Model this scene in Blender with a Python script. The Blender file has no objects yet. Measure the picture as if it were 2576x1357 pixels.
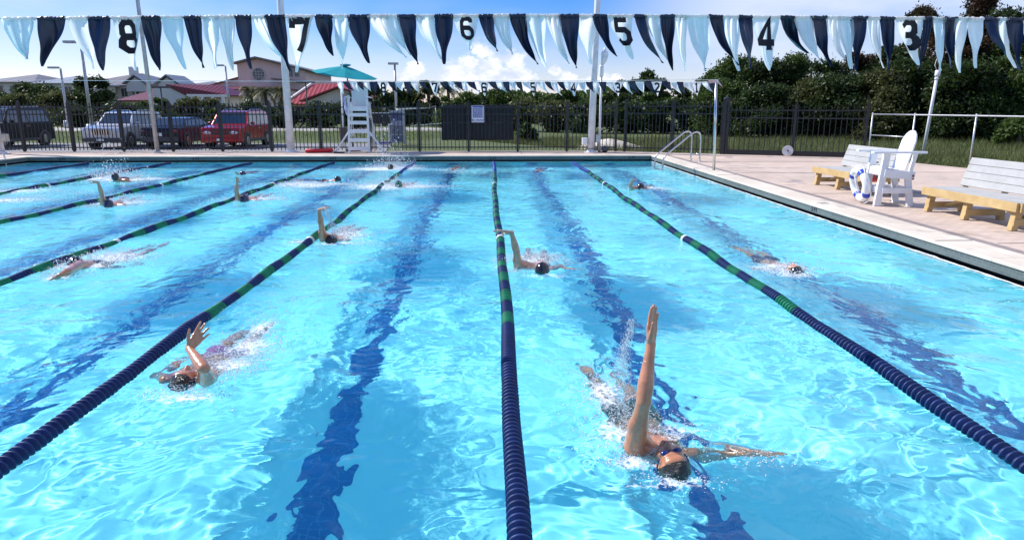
import bpy, math, random
import numpy as np
from mathutils import Vector, Matrix, noise as mnoise
sc = bpy.context.scene
COL = sc.collection
R = math.radians
# ---------------------------------------------------------------- camera
F = 1750.0; H = 1.8
PITCH = math.atan(411 / F); YAW = math.atan(57 * math.cos(PITCH) / F)
cam = bpy.data.cameras.new('camera'); co = bpy.data.objects.new('camera', cam); COL.objects.link(co); sc.camera = co
cam.sensor_width = 36; cam.lens = F / 2576 * 36; cam.clip_start = .05; cam.clip_end = 5000
co.location = (0, 0, H); co.rotation_euler = (math.pi / 2 - PITCH, 0, -YAW)
# ---------------------------------------------------------------- light
SUN = Vector((-.68, .30, .69)).normalized()
sun = bpy.data.lights.new('sun', 'SUN'); sun.energy = 4.6; sun.angle = R(.53); sun.color = (1, .96, .88)
so = bpy.data.objects.new('sun', sun); COL.objects.link(so)
so.rotation_euler = SUN.to_track_quat('Z', 'Y').to_euler()
sun.cycles.is_caustics_light = True
sc.view_settings.view_transform = 'Standard'; sc.view_settings.look = 'None'
sc.view_settings.exposure = .45; sc.view_settings.gamma = 1
sc.cycles.use_denoising = True
sc.cycles.max_bounces = 10; sc.cycles.transmission_bounces = 8; sc.cycles.transparent_max_bounces = 12
sc.cycles.diffuse_bounces = 3; sc.cycles.glossy_bounces = 4
CAM = Vector((0, 0, H))
def ray(px, py):
    cp, sp, cy, sy = math.cos(PITCH), math.sin(PITCH), math.cos(YAW), math.sin(YAW)
    a = (px - 1288) / F; b = -(py - 678.5) / F
    return Vector((sy * cp + a * cy + b * sy * sp, cy * cp - a * sy + b * cy * sp, -sp + b * cp))
def U(px, py, z=0.0):
    d = ray(px, py); t = (z - H) / d.z
    return CAM + d * t
def UY(px, py, Y):
    d = ray(px, py); return CAM + d * (Y / d.y)
def reach(prev, px, py, L, near=True):
    d = ray(px, py).normalized(); oc = CAM - prev
    b = d.dot(oc); c = oc.dot(oc) - L * L; disc = b * b - c
    if disc < 0:
        q = CAM + d * (-b); return prev + (q - prev).normalized() * L
    t = -b - math.sqrt(disc) if near else -b + math.sqrt(disc)
    return CAM + d * t
# ---------------------------------------------------------------- world
def build_world():
    w = bpy.data.worlds.new('World'); sc.world = w; w.use_nodes = True
    nt = w.node_tree; N = nt.nodes; L = nt.links
    bg = N['Background']
    sky = N.new('ShaderNodeTexSky'); sky.sky_type = 'NISHITA'; sky.sun_disc = False
    sky.sun_elevation = math.asin(SUN.z); sky.sun_rotation = math.atan2(SUN.x, SUN.y)
    sky.air_density = 1.0; sky.dust_density = .25; sky.ozone_density = 3.0
    tc = N.new('ShaderNodeTexCoord')
    sp = N.new('ShaderNodeSeparateXYZ'); L.new(tc.outputs['Generated'], sp.inputs[0])
    def M(op, a, b=None, c=None, clamp=False):
        n = N.new('ShaderNodeMath'); n.operation = op; n.use_clamp = clamp
        for i, v in enumerate((a, b, c)):
            if v is None: continue
            if isinstance(v, (int, float)): n.inputs[i].default_value = v
            else: L.new(v, n.inputs[i])
        return n.outputs[0]
    az = M('ARCTAN2', sp.outputs[0], sp.outputs[1])
    el = M('ARCSINE', sp.outputs[2])
    cb = N.new('ShaderNodeCombineXYZ'); L.new(az, cb.inputs[0]); L.new(M('MULTIPLY', el, 1.6), cb.inputs[1])
    def fbm(scale, detail, rough, off=0, sx=1.0):
        mp = N.new('ShaderNodeMapping'); mp.inputs['Location'].default_value = (off, off * .7, off); mp.inputs['Scale'].default_value = (sx, 1, 1)
        L.new(cb.outputs[0], mp.inputs[0])
        n = N.new('ShaderNodeTexNoise'); n.inputs['Scale'].default_value = scale; n.inputs['Detail'].default_value = detail; n.inputs['Roughness'].default_value = rough
        L.new(mp.outputs[0], n.inputs['Vector']); return n.outputs['Fac']
    def smooth(v, a, b):
        n = N.new('ShaderNodeMapRange'); n.interpolation_type = 'SMOOTHSTEP'
        L.new(v, n.inputs[0]); n.inputs[1].default_value = a; n.inputs[2].default_value = b
        return n.outputs[0]
    def dirn(px, py):
        d = ray(px, py).normalized(); return math.atan2(d.x, d.y), math.asin(d.z)
    # cumulus towers: heaped circles of direction, edged by noise
    big = None
    for px, py, r in ((1212, 128, 34), (1180, 160, 36), (1240, 165, 44), (1140, 188, 42), (1290, 150, 34), (1320, 190, 36), (1200, 205, 62), (1260, 215, 60),
                      (1045, 172, 26), (1020, 205, 34), (1500, 215, 40), (1560, 205, 26), (1420, 215, 42), (1400, 180, 20), (1830, 190, 34), (1890, 215, 50), (940, 215, 22), (462, 190, 9), (490, 188, 8)):
        a, e = dirn(px, py)
        dx = M('SUBTRACT', az, a); dy = M('MULTIPLY', M('SUBTRACT', el, e), 1.1)
        d = M('SQRT', M('ADD', M('MULTIPLY', dx, dx), M('MULTIPLY', dy, dy)))
        f = M('SUBTRACT', 1.0, M('DIVIDE', d, r / F * .97))
        big = f if big is None else M('MAXIMUM', big, f)
    edge = fbm(42, 6, .62)
    dens = M('ADD', M('MULTIPLY', big, .8), M('MULTIPLY', M('SUBTRACT', edge, .5), 2.3))
    cum = smooth(dens, -.05, .45)
    lo = smooth(el, 0.0, .05)
    # soft veils and streaks
    st = smooth(fbm(5.5, 7, .6, 3.1, .35), .43, .70)
    a0, e0 = dirn(300, 150); band = M('MULTIPLY', smooth(el, .015, .07), M('SUBTRACT', 1.0, smooth(el, .10, .19)))
    left = M('MULTIPLY', M('MULTIPLY', band, smooth(fbm(3.2, 5, .55, 7.7, .5), .30, .62)), M('SUBTRACT', 1.0, smooth(az, -.15, .12)))
    right = M('MULTIPLY', smooth(az, .10, .36), M('ADD', .35, M('MULTIPLY', .65, smooth(fbm(4.0, 6, .6, 1.3, .5), .38, .62))))
    veil = M('MAXIMUM', M('MULTIPLY', st, .30), M('MAXIMUM', M('MULTIPLY', left, .75), M('MULTIPLY', right, .85)))
    shade = fbm(26, 5, .6, 5)
    mixc = N.new('ShaderNodeMix'); mixc.data_type = 'RGBA'; L.new(smooth(shade, .35, .65), mixc.inputs[0])
    mixc.inputs[6].default_value = (4.6, 5.1, 6.4, 1); mixc.inputs[7].default_value = (7.6, 7.7, 8.0, 1)
    m1 = N.new('ShaderNodeMix'); m1.data_type = 'RGBA'; L.new(veil, m1.inputs[0]); hs = N.new('ShaderNodeHueSaturation'); hs.inputs['Saturation'].default_value = 1.5; hs.inputs['Value'].default_value = .94; vm = N.new('ShaderNodeVectorMath'); vm.operation = 'MULTIPLY'; vm.inputs[1].default_value = (.92, .87, 1.08); L.new(sky.outputs[0], vm.inputs[0]); L.new(vm.outputs[0], hs.inputs['Color']); L.new(hs.outputs[0], m1.inputs[6]); m1.inputs[7].default_value = (5.2, 5.7, 6.9, 1)
    m2 = N.new('ShaderNodeMix'); m2.data_type = 'RGBA'; L.new(M('MULTIPLY', cum, .93), m2.inputs[0]); L.new(m1.outputs[2], m2.inputs[6]); L.new(mixc.outputs[2], m2.inputs[7])
    L.new(m2.outputs[2], bg.inputs[0]); bg.inputs[1].default_value = .115
build_world()
# ---------------------------------------------------------------- helpers
def tag(o, label=None, cat=None, group=None, kind=None):
    if label: o['label'] = label
    if cat: o['category'] = cat
    if group: o['group'] = group
    if kind: o['kind'] = kind
    return o
def thing(name, label, cat, loc=(0, 0, 0), rz=0.0, group=None):
    o = bpy.data.objects.new(name, None); COL.objects.link(o); o.empty_display_size = .2
    o.location = loc; o.rotation_euler = (0, 0, rz)
    return tag(o, label, cat, group)
def children(o): return [c for c in bpy.data.objects if c.parent == o]
KIDS = {}
def link(o, parent=None):
    COL.objects.link(o)
    if parent is not None:
        o.parent = parent; KIDS.setdefault(parent.name, []).append(o)
    return o
def dup(o, parent=None):
    c = o.copy(); COL.objects.link(c); c.parent = parent
    if parent is not None: KIDS.setdefault(parent.name, []).append(c)
    for ch in list(KIDS.get(o.name, [])): dup(ch, c)
    return c
class MB:
    def __init__(s): s.v = []; s.f = []; s.m = []; s.mi = 0
    def add(s, V, Fc):
        n = len(s.v); s.v += [tuple(p) for p in V]; s.f += [tuple(i + n for i in f) for f in Fc]; s.m += [s.mi] * len(Fc); return s
    def box(s, x0, x1, y0, y1, z0, z1, M=None, taper=None):
        V = [Vector(p) for p in ((x0, y0, z0), (x1, y0, z0), (x1, y1, z0), (x0, y1, z0), (x0, y0, z1), (x1, y0, z1), (x1, y1, z1), (x0, y1, z1))]
        if M is not None: V = [M @ p for p in V]
        return s.add(V, [(0, 3, 2, 1), (4, 5, 6, 7), (0, 1, 5, 4), (1, 2, 6, 5), (2, 3, 7, 6), (3, 0, 4, 7)])
    def bar(s, a, b, w, h, up=(0, 0, 1)):
        a = Vector(a); b = Vector(b); d = (b - a).normalized(); up = Vector(up)
        if abs(d.dot(up)) > .98: up = Vector((1, 0, 0))
        r = d.cross(up).normalized(); u = r.cross(d)
        V = []
        for p in (a, b):
            for sx, sz in ((-1, -1), (1, -1), (1, 1), (-1, 1)): V.append(p + r * (sx * w / 2) + u * (sz * h / 2))
        return s.add(V, [(0, 1, 2, 3), (7, 6, 5, 4), (0, 4, 5, 1), (1, 5, 6, 2), (2, 6, 7, 3), (3, 7, 4, 0)])
    def tube(s, pts, rad, n=10, cap=True):
        pts = [Vector(p) for p in pts]; k = len(pts)
        if isinstance(rad, (int, float)): rad = [rad] * k
        V = []; Fc = []; pr = None
        for i, p in enumerate(pts):
            d = (pts[min(i + 1, k - 1)] - pts[max(i - 1, 0)]).normalized()
            if pr is None:
                a = Vector((0, 0, 1)) if abs(d.z) < .9 else Vector((1, 0, 0)); pr = d.cross(a).normalized()
            else: pr = (pr - d * pr.dot(d)).normalized()
            q = d.cross(pr)
            for j in range(n):
                t = 2 * math.pi * j / n; V.append(p + (pr * math.cos(t) + q * math.sin(t)) * rad[i])
        for i in range(k - 1):
            for j in range(n):
                a = i * n + j; b = i * n + (j + 1) % n; Fc.append((a, b, b + n, a + n))
        if cap: Fc.append(tuple(range(n - 1, -1, -1))); Fc.append(tuple(range((k - 1) * n, k * n)))
        return s.add(V, Fc)
    def ell(s, c, ax, n=16, m=10):
        """ellipsoid: centre and three axis vectors"""
        c = Vector(c); A, B, C = [Vector(a) for a in ax]; V = [c + C]; Fc = []
        for i in range(1, m):
            t = math.pi * i / m
            for j in range(n):
                u = 2 * math.pi * j / n; V.append(c + C * math.cos(t) + (A * math.cos(u) + B * math.sin(u)) * math.sin(t))
        V.append(c - C)
        for j in range(n): Fc.append((0, 1 + j, 1 + (j + 1) % n))
        for i in range(m - 2):
            for j in range(n):
                a = 1 + i * n + j; b = 1 + i * n + (j + 1) % n; Fc.append((a, a + n, b + n, b))
        l = len(V) - 1; o = 1 + (m - 2) * n
        for j in range(n): Fc.append((o + j, l, o + (j + 1) % n))
        return s.add(V, Fc)
    def ball(s, c, r, n=12, m=8): return s.ell(c, ((r, 0, 0), (0, r, 0), (0, 0, r)), n, m)
    def prism(s, poly, a, b, axis='y'):
        """2-D polygon extruded between a and b along an axis; poly is (x,z) for y, (y,z) for x, (x,y) for z"""
        def P(u, v, w): return {'y': (u, w, v), 'x': (w, u, v), 'z': (u, v, w)}[axis]
        n = len(poly); V = [P(u, v, a) for u, v in poly] + [P(u, v, b) for u, v in poly]
        return s.add(V, [tuple(range(n)), tuple(range(2 * n - 1, n - 1, -1))] + [(i, i + n, (i + 1) % n + n, (i + 1) % n) for i in range(n)])
    def mesh(s, name, mat=None, smooth=False, fix=True):
        me = bpy.data.meshes.new(name); me.from_pydata(s.v, [], s.f)
        if fix:
            import bmesh
            bm = bmesh.new(); bm.from_mesh(me); bmesh.ops.recalc_face_normals(bm, faces=bm.faces); bm.to_mesh(me); bm.free()
        if mat is not None:
            for m in (mat if isinstance(mat, (list, tuple)) else [mat]): me.materials.append(m)
            if isinstance(mat, (list, tuple)): me.polygons.foreach_set('material_index', s.m)
        if smooth: me.polygons.foreach_set('use_smooth', [True] * len(me.polygons))
        return me
    def build(s, name, mat=None, parent=None, smooth=False, bevel=0.0, angle=None, fix=True, loc=None):
        o = bpy.data.objects.new(name, s.mesh(name, mat, smooth, fix)); link(o, parent)
        if loc is not None: o.location = loc
        if bevel:
            b = o.modifiers.new('bevel', 'BEVEL'); b.width = bevel; b.segments = 2; b.limit_method = 'ANGLE'; b.angle_limit = R(40)
        if angle:
            o.data.polygons.foreach_set('use_smooth', [True] * len(o.data.polygons)); o.data.set_sharp_from_angle(angle=R(angle))
        return o
def np_mesh(name, V, Q, mat=None, smooth=False):
    V = np.asarray(V, dtype=np.float32); Q = np.asarray(Q, dtype=np.int32); k = Q.shape[1]
    me = bpy.data.meshes.new(name); me.vertices.add(len(V)); me.vertices.foreach_set('co', V.ravel())
    me.loops.add(Q.size); me.loops.foreach_set('vertex_index', Q.ravel())
    me.polygons.add(len(Q)); me.polygons.foreach_set('loop_start', np.arange(0, Q.size, k, dtype=np.int32))
    me.update(calc_edges=True)
    if smooth: me.polygons.foreach_set('use_smooth', [True] * len(Q))
    if mat is not None: me.materials.append(mat)
    return me
def np_obj(name, V, Q, mat=None, smooth=False, parent=None):
    return link(bpy.data.objects.new(name, np_mesh(name, V, Q, mat, smooth)), parent)
# ---------------------------------------------------------------- materials
def mat(name, col, rough=.6, metal=0.0, var=.12, scale=6.0, bump=0.0, bscale=30.0, col2=None, spec=.5, coat=0.0, sss=0.0, transl=0.0, island=0.0, detail=5):
    m = bpy.data.materials.new(name); m.use_nodes = True; nt = m.node_tree; N = nt.nodes; L = nt.links
    b = N['Principled BSDF']; b.inputs['Roughness'].default_value = rough; b.inputs['Metallic'].default_value = metal
    b.inputs['Specular IOR Level'].default_value = spec; b.inputs['Coat Weight'].default_value = coat; b.inputs['Coat Roughness'].default_value = .08
    tc = N.new('ShaderNodeTexCoord')
    nz = N.new('ShaderNodeTexNoise'); nz.inputs['Scale'].default_value = scale; nz.inputs['Detail'].default_value = detail; nz.inputs['Roughness'].default_value = .6
    L.new(tc.outputs['Object'], nz.inputs['Vector'])
    c2 = col2 if col2 else tuple(min(1, c * (1 + var * 2)) for c in col)
    c1 = col if col2 else tuple(c * (1 - var * 2) for c in col)
    rp = N.new('ShaderNodeMapRange'); rp.inputs[1].default_value = .3; rp.inputs[2].default_value = .7; L.new(nz.outputs['Fac'], rp.inputs[0])
    mx = N.new('ShaderNodeMix'); mx.data_type = 'RGBA'; L.new(rp.outputs[0], mx.inputs[0]); mx.inputs[6].default_value = (*c1, 1); mx.inputs[7].default_value = (*c2, 1)
    out = mx.outputs[2]
    if island:
        g = N.new('ShaderNodeNewGeometry'); hs = N.new('ShaderNodeHueSaturation'); mr = N.new('ShaderNodeMapRange')
        L.new(g.outputs['Random Per Island'], mr.inputs[0]); mr.inputs[3].default_value = 1 - island; mr.inputs[4].default_value = 1 + island
        L.new(mr.outputs[0], hs.inputs['Value']); L.new(out, hs.inputs['Color']); out = hs.outputs[0]
    L.new(out, b.inputs['Base Color'])
    if sss: b.inputs['Subsurface Weight'].default_value = sss; b.inputs['Subsurface Radius'].default_value = (.02, .008, .004)
    if bump:
        n2 = N.new('ShaderNodeTexNoise'); n2.inputs['Scale'].default_value = bscale; n2.inputs['Detail'].default_value = 4
        L.new(tc.outputs['Object'], n2.inputs['Vector']); bp = N.new('ShaderNodeBump'); bp.inputs['Strength'].default_value = bump; bp.inputs['Distance'].default_value = .02
        L.new(n2.outputs['Fac'], bp.inputs['Height']); L.new(bp.outputs[0], b.inputs['Normal'])
    if transl:
        t = N.new('ShaderNodeBsdfTranslucent'); L.new(out, t.inputs[0]); ms = N.new('ShaderNodeMixShader'); ms.inputs[0].default_value = transl
        L.new(b.outputs[0], ms.inputs[1]); L.new(t.outputs[0], ms.inputs[2]); L.new(ms.outputs[0], N['Material Output'].inputs[0])
    return m
def text_mesh(body, size, extrude=.001, align='CENTER', bold=0.0):
    cu = bpy.data.curves.new('t', 'FONT'); cu.body = body; cu.size = size; cu.extrude = extrude; cu.align_x = align; cu.align_y = 'CENTER'; cu.offset = bold
    o = bpy.data.objects.new('t', cu); COL.objects.link(o); dg = bpy.context.evaluated_depsgraph_get(); dg.update()
    me = bpy.data.meshes.new_from_object(o.evaluated_get(dg)); bpy.data.objects.remove(o); return me
def put_text(name, body, size, M, material, parent=None, bold=0.0, extrude=.001):
    me = text_mesh(body, size, extrude, bold=bold); me.materials.clear(); me.materials.append(material); me.transform(M)
    return link(bpy.data.objects.new(name, me), parent)
M_white = mat('white_paint', (.78, .79, .80), .35, var=.03)
M_plastic = mat('white_plastic', (.80, .81, .82), .45, var=.03, bump=.05)
M_steel = mat('stainless_steel', (.62, .62, .62), .22, 1.0, var=.05)
M_galv = mat('galvanised_steel', (.45, .47, .49), .45, .8, var=.1, scale=20)
M_black = mat('black_powder_coat', (.018, .018, .02), .4, var=.15)
M_darkgrey = mat('dark_grey', (.06, .065, .07), .6, var=.1)
# ---------------------------------------------------------------- pool, deck and ground
from mathutils.geometry import tessellate_polygon
PX0, PX1, PY0, PY1 = -15.1, 5.42, .8, 23.5
DZ = .2; DEPTH = 1.5
def ring(mb, r0, z0, r1, z1, sub=1):
    def rc(r, z): return [(PX0 - r, PY0 - r, z), (PX1 + r, PY0 - r, z), (PX1 + r, PY1 + r, z), (PX0 - r, PY1 + r, z)]
    mb.add(rc(r0, z0) + rc(r1, z1), [(i, (i + 1) % 4, (i + 1) % 4 + 4, i + 4) for i in range(4)])
def fill(name, outer, holes, z, m, parent=None):
    polys = [[Vector((x, y, z)) for x, y in p] for p in [outer] + holes]
    tri = tessellate_polygon(polys); V = [v for p in polys for v in p]
    b = MB(); b.add(V, [tuple(t) for t in tri]); o = b.build(name, m, parent, fix=False)
    me = o.data
    for p in me.polygons:
        if p.normal.z < 0: p.flip()
    me.update(); return o
def node_mat(name, fn, rough=.7):
    m = bpy.data.materials.new(name); m.use_nodes = True; nt = m.node_tree; b = nt.nodes['Principled BSDF']; b.inputs['Roughness'].default_value = rough
    fn(nt, nt.nodes, nt.links, b); return m
def paver_nodes(c1, c2, mort, sx, bump=.25, w=.2, h=.1, msize=.006):
    def f(nt, N, L, b):
        tc = N.new('ShaderNodeTexCoord'); br = N.new('ShaderNodeTexBrick'); L.new(tc.outputs['Object'], br.inputs[0])
        br.inputs['Color1'].default_value = (*c1, 1); br.inputs['Color2'].default_value = (*c2, 1); br.inputs['Mortar'].default_value = (*mort, 1)
        br.inputs['Scale'].default_value = sx; br.inputs['Mortar Size'].default_value = msize; br.inputs['Brick Width'].default_value = w; br.inputs['Row Height'].default_value = h
        nz = N.new('ShaderNodeTexNoise'); nz.inputs['Scale'].default_value = .55; nz.inputs['Detail'].default_value = 8; nz.inputs['Roughness'].default_value = .65; L.new(tc.outputs['Object'], nz.inputs[0])
        mr = N.new('ShaderNodeMapRange'); L.new(nz.outputs['Fac'], mr.inputs[0]); mr.inputs[1].default_value = .3; mr.inputs[2].default_value = .7; mr.inputs[3].default_value = .76; mr.inputs[4].default_value = 1.12
        n3 = N.new('ShaderNodeTexNoise'); n3.inputs['Scale'].default_value = 90; L.new(tc.outputs['Object'], n3.inputs[0])
        m3 = N.new('ShaderNodeMapRange'); L.new(n3.outputs['Fac'], m3.inputs[0]); m3.inputs[3].default_value = .85; m3.inputs[4].default_value = 1.15
        mm = N.new('ShaderNodeMath'); mm.operation = 'MULTIPLY'; L.new(mr.outputs[0], mm.inputs[0]); L.new(m3.outputs[0], mm.inputs[1])
        nw = N.new('ShaderNodeTexNoise'); nw.inputs['Scale'].default_value = 1.1; nw.inputs['Detail'].default_value = 7; nw.inputs['Distortion'].default_value = .5; L.new(tc.outputs['Object'], nw.inputs[0])
        mw = N.new('ShaderNodeMapRange'); L.new(nw.outputs['Fac'], mw.inputs[0]); mw.inputs[1].default_value = .60; mw.inputs[2].default_value = .66; mw.inputs[3].default_value = 1; mw.inputs[4].default_value = .80
        mr2 = N.new('ShaderNodeMapRange'); L.new(nw.outputs['Fac'], mr2.inputs[0]); mr2.inputs[1].default_value = .60; mr2.inputs[2].default_value = .66; mr2.inputs[3].default_value = .8; mr2.inputs[4].default_value = .35; L.new(mr2.outputs[0], b.inputs['Roughness'])
        m4 = N.new('ShaderNodeMath'); m4.operation = 'MULTIPLY'; L.new(mm.outputs[0], m4.inputs[0]); L.new(mw.outputs[0], m4.inputs[1])
        hs = N.new('ShaderNodeHueSaturation'); L.new(br.outputs['Color'], hs.inputs['Color']); L.new(m4.outputs[0], hs.inputs['Value']); L.new(hs.outputs[0], b.inputs['Base Color'])
        bp = N.new('ShaderNodeBump'); bp.inputs['Strength'].default_value = bump; bp.inputs['Distance'].default_value = .004; L.new(br.outputs['Fac'], bp.inputs['Height']); bp.invert = True; L.new(bp.outputs[0], b.inputs['Normal'])
    return f
M_paver = node_mat('deck_pavers', paver_nodes((.64, .505, .42), (.56, .435, .355), (.38, .31, .26), 1.0), .8)
M_coping = node_mat('coping_stone', paver_nodes((.68, .60, .50), (.64, .56, .47), (.47, .41, .34), 1.0, .2, .6, .6, .006), .7)
M_band = node_mat('dark_pavers', paver_nodes((.30, .25, .235), (.25, .21, .20), (.16, .13, .12), 1.0), .8)
M_tile = node_mat('waterline_tile', paver_nodes((.125, .155, .15), (.10, .13, .13), (.17, .19, .185), 1.0, .3, .1, .1, .004), .18)
def tile_fix():
    nt = M_tile.node_tree; br = [n for n in nt.nodes if n.type == 'TEX_BRICK'][0]
    # tiles run along the wall: use the sum of x and y as the brick's u, height as v
    tc = [n for n in nt.nodes if n.type == 'TEX_COORD'][0]; sp = nt.nodes.new('ShaderNodeSeparateXYZ'); cb = nt.nodes.new('ShaderNodeCombineXYZ'); ad = nt.nodes.new('ShaderNodeMath')
    nt.links.new(tc.outputs['Object'], sp.inputs[0]); nt.links.new(sp.outputs[0], ad.inputs[0]); nt.links.new(sp.outputs[1], ad.inputs[1]); nt.links.new(ad.outputs[0], cb.inputs[0]); nt.links.new(sp.outputs[2], cb.inputs[1])
    nt.links.new(cb.outputs[0], br.inputs[0])
tile_fix()
def plaster(nt, N, L, b):
    tc = N.new('ShaderNodeTexCoord'); nz = N.new('ShaderNodeTexNoise'); nz.inputs['Scale'].default_value = .6; nz.inputs['Detail'].default_value = 4; L.new(tc.outputs['Object'], nz.inputs[0])
    mx = N.new('ShaderNodeMix'); mx.data_type = 'RGBA'; L.new(nz.outputs['Fac'], mx.inputs[0]); mx.inputs[6].default_value = (.21, .79, .92, 1); mx.inputs[7].default_value = (.30, .88, .97, 1); L.new(mx.outputs[2], b.inputs['Base Color'])
M_plaster = node_mat('pool_plaster', plaster, .8)
M_stripe = node_mat('stripe_tile', paver_nodes((.028, .20, .50), (.024, .18, .45), (.07, .28, .56), 1.0, .2, .1, .1, .005), .5)
[n for n in M_stripe.node_tree.nodes if n.type == 'TEX_BRICK'][0].offset = 0.0
M_gut = mat('gutter_dark', (.015, .018, .018), .5)
M_lip = mat('gutter_lip', (.35, .36, .33), .4, var=.2, scale=12)
def struct(o): tag(o, kind='structure'); return o
POOLR = [(PX0, PY0), (PX1, PY0), (PX1, PY1), (PX0, PY1)]
# basin
b = MB(); b.add([(x, y, -DEPTH) for x, y in POOLR], [(0, 1, 2, 3)])
for i in range(4):
    (xa, ya), (xb, yb) = POOLR[i], POOLR[(i + 1) % 4]
    b.add([(xa, ya, -DEPTH), (xb, yb, -DEPTH), (xb, yb, -.03), (xa, ya, -.03)], [(0, 1, 2, 3)])
basin = struct(b.build('pool_basin', M_plaster, fix=False)); basin.cycles.is_caustics_receiver = True
for p in basin.data.polygons: pass
b = MB(); ring(b, 0, -.03, 0, .004); ring(b, 0, .004, .05, .004); ring(b, .05, .004, .05, -.08)
struct(b.build('gutter_lip', M_lip))
b = MB(); ring(b, .05, -.08, .28, -.08); ring(b, .28, -.08, .28, .058); ring(b, .28, .058, .03, .058)
struct(b.build('gutter_channel', M_gut))
b = MB(); ring(b, .03, .058, .03, DZ - .035); struct(b.build('waterline_tile_band', M_tile, fix=False))
b = MB(); ring(b, .03, DZ - .035, .012, DZ - .035); ring(b, .012, DZ - .035, .012, DZ - .008); ring(b, .012, DZ - .008, .02, DZ); ring(b, .02, DZ, .5, DZ)
struct(b.build('pool_coping', M_coping, fix=False))
b = MB(); ring(b, .5, DZ, .64, DZ); struct(b.build('paver_border', M_band, fix=False))
def rect(r): return [(PX0 - r, PY0 - r), (PX1 + r, PY0 - r), (PX1 + r, PY1 + r), (PX0 - r, PY1 + r)]
DECK = [(-40, -8), (14.5, -8), (13.1, 13.0), (12.75, 18.0), (12.0, 22.0), (4.6, 25.85), (-40, 26.45)]
struct(fill('pool_deck', DECK, [rect(.64)], DZ, M_paver))
b = MB()
for i in range(len(DECK)):
    (xa, ya), (xb, yb) = DECK[i], DECK[(i + 1) % len(DECK)]; b.add([(xa, ya, DZ), (xb, yb, DZ), (xb, yb, .0), (xa, ya, .0)], [(0, 1, 2, 3)])
struct(b.build('deck_edge', M_coping))
# joints and slot drains in the deck
b = MB()
for y in (3.2, 8.0, 12.9, 17.1, 20.6): b.box(PX1 + .66, 12.9, y, y + .02, DZ + .001, DZ + .005)
for x in (-13, -9.2, -3.1, 1.1): b.box(x, x + .02, PY1 + .66, 26.2, DZ + .001, DZ + .005)
b.box(-16, 5.2, PY1 + 1.35, PY1 + 1.40, DZ + .001, DZ + .005)
b.box(PX1 + .02, PX1 + .49, 16.6, 16.62, DZ + .001, DZ + .005); b.box(PX1 + .02, PX1 + .49, 8.2, 8.22, DZ + .001, DZ + .005)
struct(b.build('deck_joint', M_band))
# stripes on the floor, one per lane, with the cross bar at the far end
LX = [.12 + 2.6 * k for k in range(-5, 2)]
cent = [.12 + 2.6 * (k + .5) for k in range(-6, 1)] + [4.05]
for c in cent:
    b = MB(); b.add([(c - .135, 2.0, 0), (c + .135, 2.0, 0), (c + .135, 21.6, 0), (c - .135, 21.6, 0), (c - .5, 21.6, 0), (c + .5, 21.6, 0), (c + .5, 21.9, 0), (c - .5, 21.9, 0)], [(0, 1, 2, 3), (4, 5, 6, 7)])
    o = struct(b.build('lane_stripe', M_stripe, loc=(0, 0, -DEPTH + .004))); o.cycles.is_caustics_receiver = True
    b = MB(); b.add([(c - .15, 0, -1.2), (c + .15, 0, -1.2), (c + .15, 0, -.5), (c - .15, 0, -.5), (c - .4, 0, -.95), (c + .4, 0, -.95), (c + .4, 0, -.75), (c - .4, 0, -.75)], [(0, 1, 2, 3)])
    struct(b.build('wall_target', M_stripe, loc=(0, PY1 - .004, 0)))
# depth markings on the tile
M_ink = mat('dark_marking', (.01, .012, .02), .5)
MX = Matrix.Rotation(R(90), 4, 'X')
for px in (157, 493, 838, 1241, 1590):
    p = UY(px, 399, PY1 + .03)
    put_text('depth_marking', '5 FT', .125, Matrix.Translation((p.x, PY1 + .027, .115)) @ MX, M_ink, bold=.004)
for yy in (11.45, 4.6):
    put_text('depth_marking', '5 FT', .12, Matrix.Translation((PX1 + .027, yy, .115)) @ Matrix.Rotation(R(-90), 4, 'Z') @ MX, M_ink, bold=.004)
n = 0
for o in list(COL.objects):
    if o.name.startswith('depth_marking'):
        tag(o, ['dark lettering on far wall tile at its left corner', 'dark lettering on far wall tile below thin grey pole', 'dark lettering on far wall tile left of the lifeguard tower',
                'dark lettering on far wall tile at the end of the straight lane rope', 'dark lettering on far wall tile left of the hand rails',
                'dark lettering on right wall tile below the white lifeguard chair', 'dark lettering on right wall tile nearest the camera'][n], 'marking', 'depth markings'); n += 1
# faint no-diving mark set in the coping
b = MB()
for i in range(24):
    a0, a1 = 2 * math.pi * i / 24, 2 * math.pi * (i + 1) / 24
    b.add([(math.cos(a0) * .10, math.sin(a0) * .10, 0), (math.cos(a1) * .10, math.sin(a1) * .10, 0), (math.cos(a1) * .085, math.sin(a1) * .085, 0), (math.cos(a0) * .085, math.sin(a0) * .085, 0)], [(0, 1, 2, 3)])
b.box(-.09, .09, -.006, .006, 0, .002, Matrix.Rotation(R(45), 4, 'Z')); b.box(-.05, .03, -.012, .012, 0, .002, Matrix.Rotation(R(-20), 4, 'Z')); b.box(.03, .06, -.015, .015, .0, .002); b.box(-.07, .07, -.05, -.042, 0, .002)
tag(b.build('no_diving_mark', mat('faded_ink', (.30, .33, .38), .7), loc=(PX1 + .24, 11.6, DZ + .003)), 'faded round no diving symbol set flat in the coping', 'marking')
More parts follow.
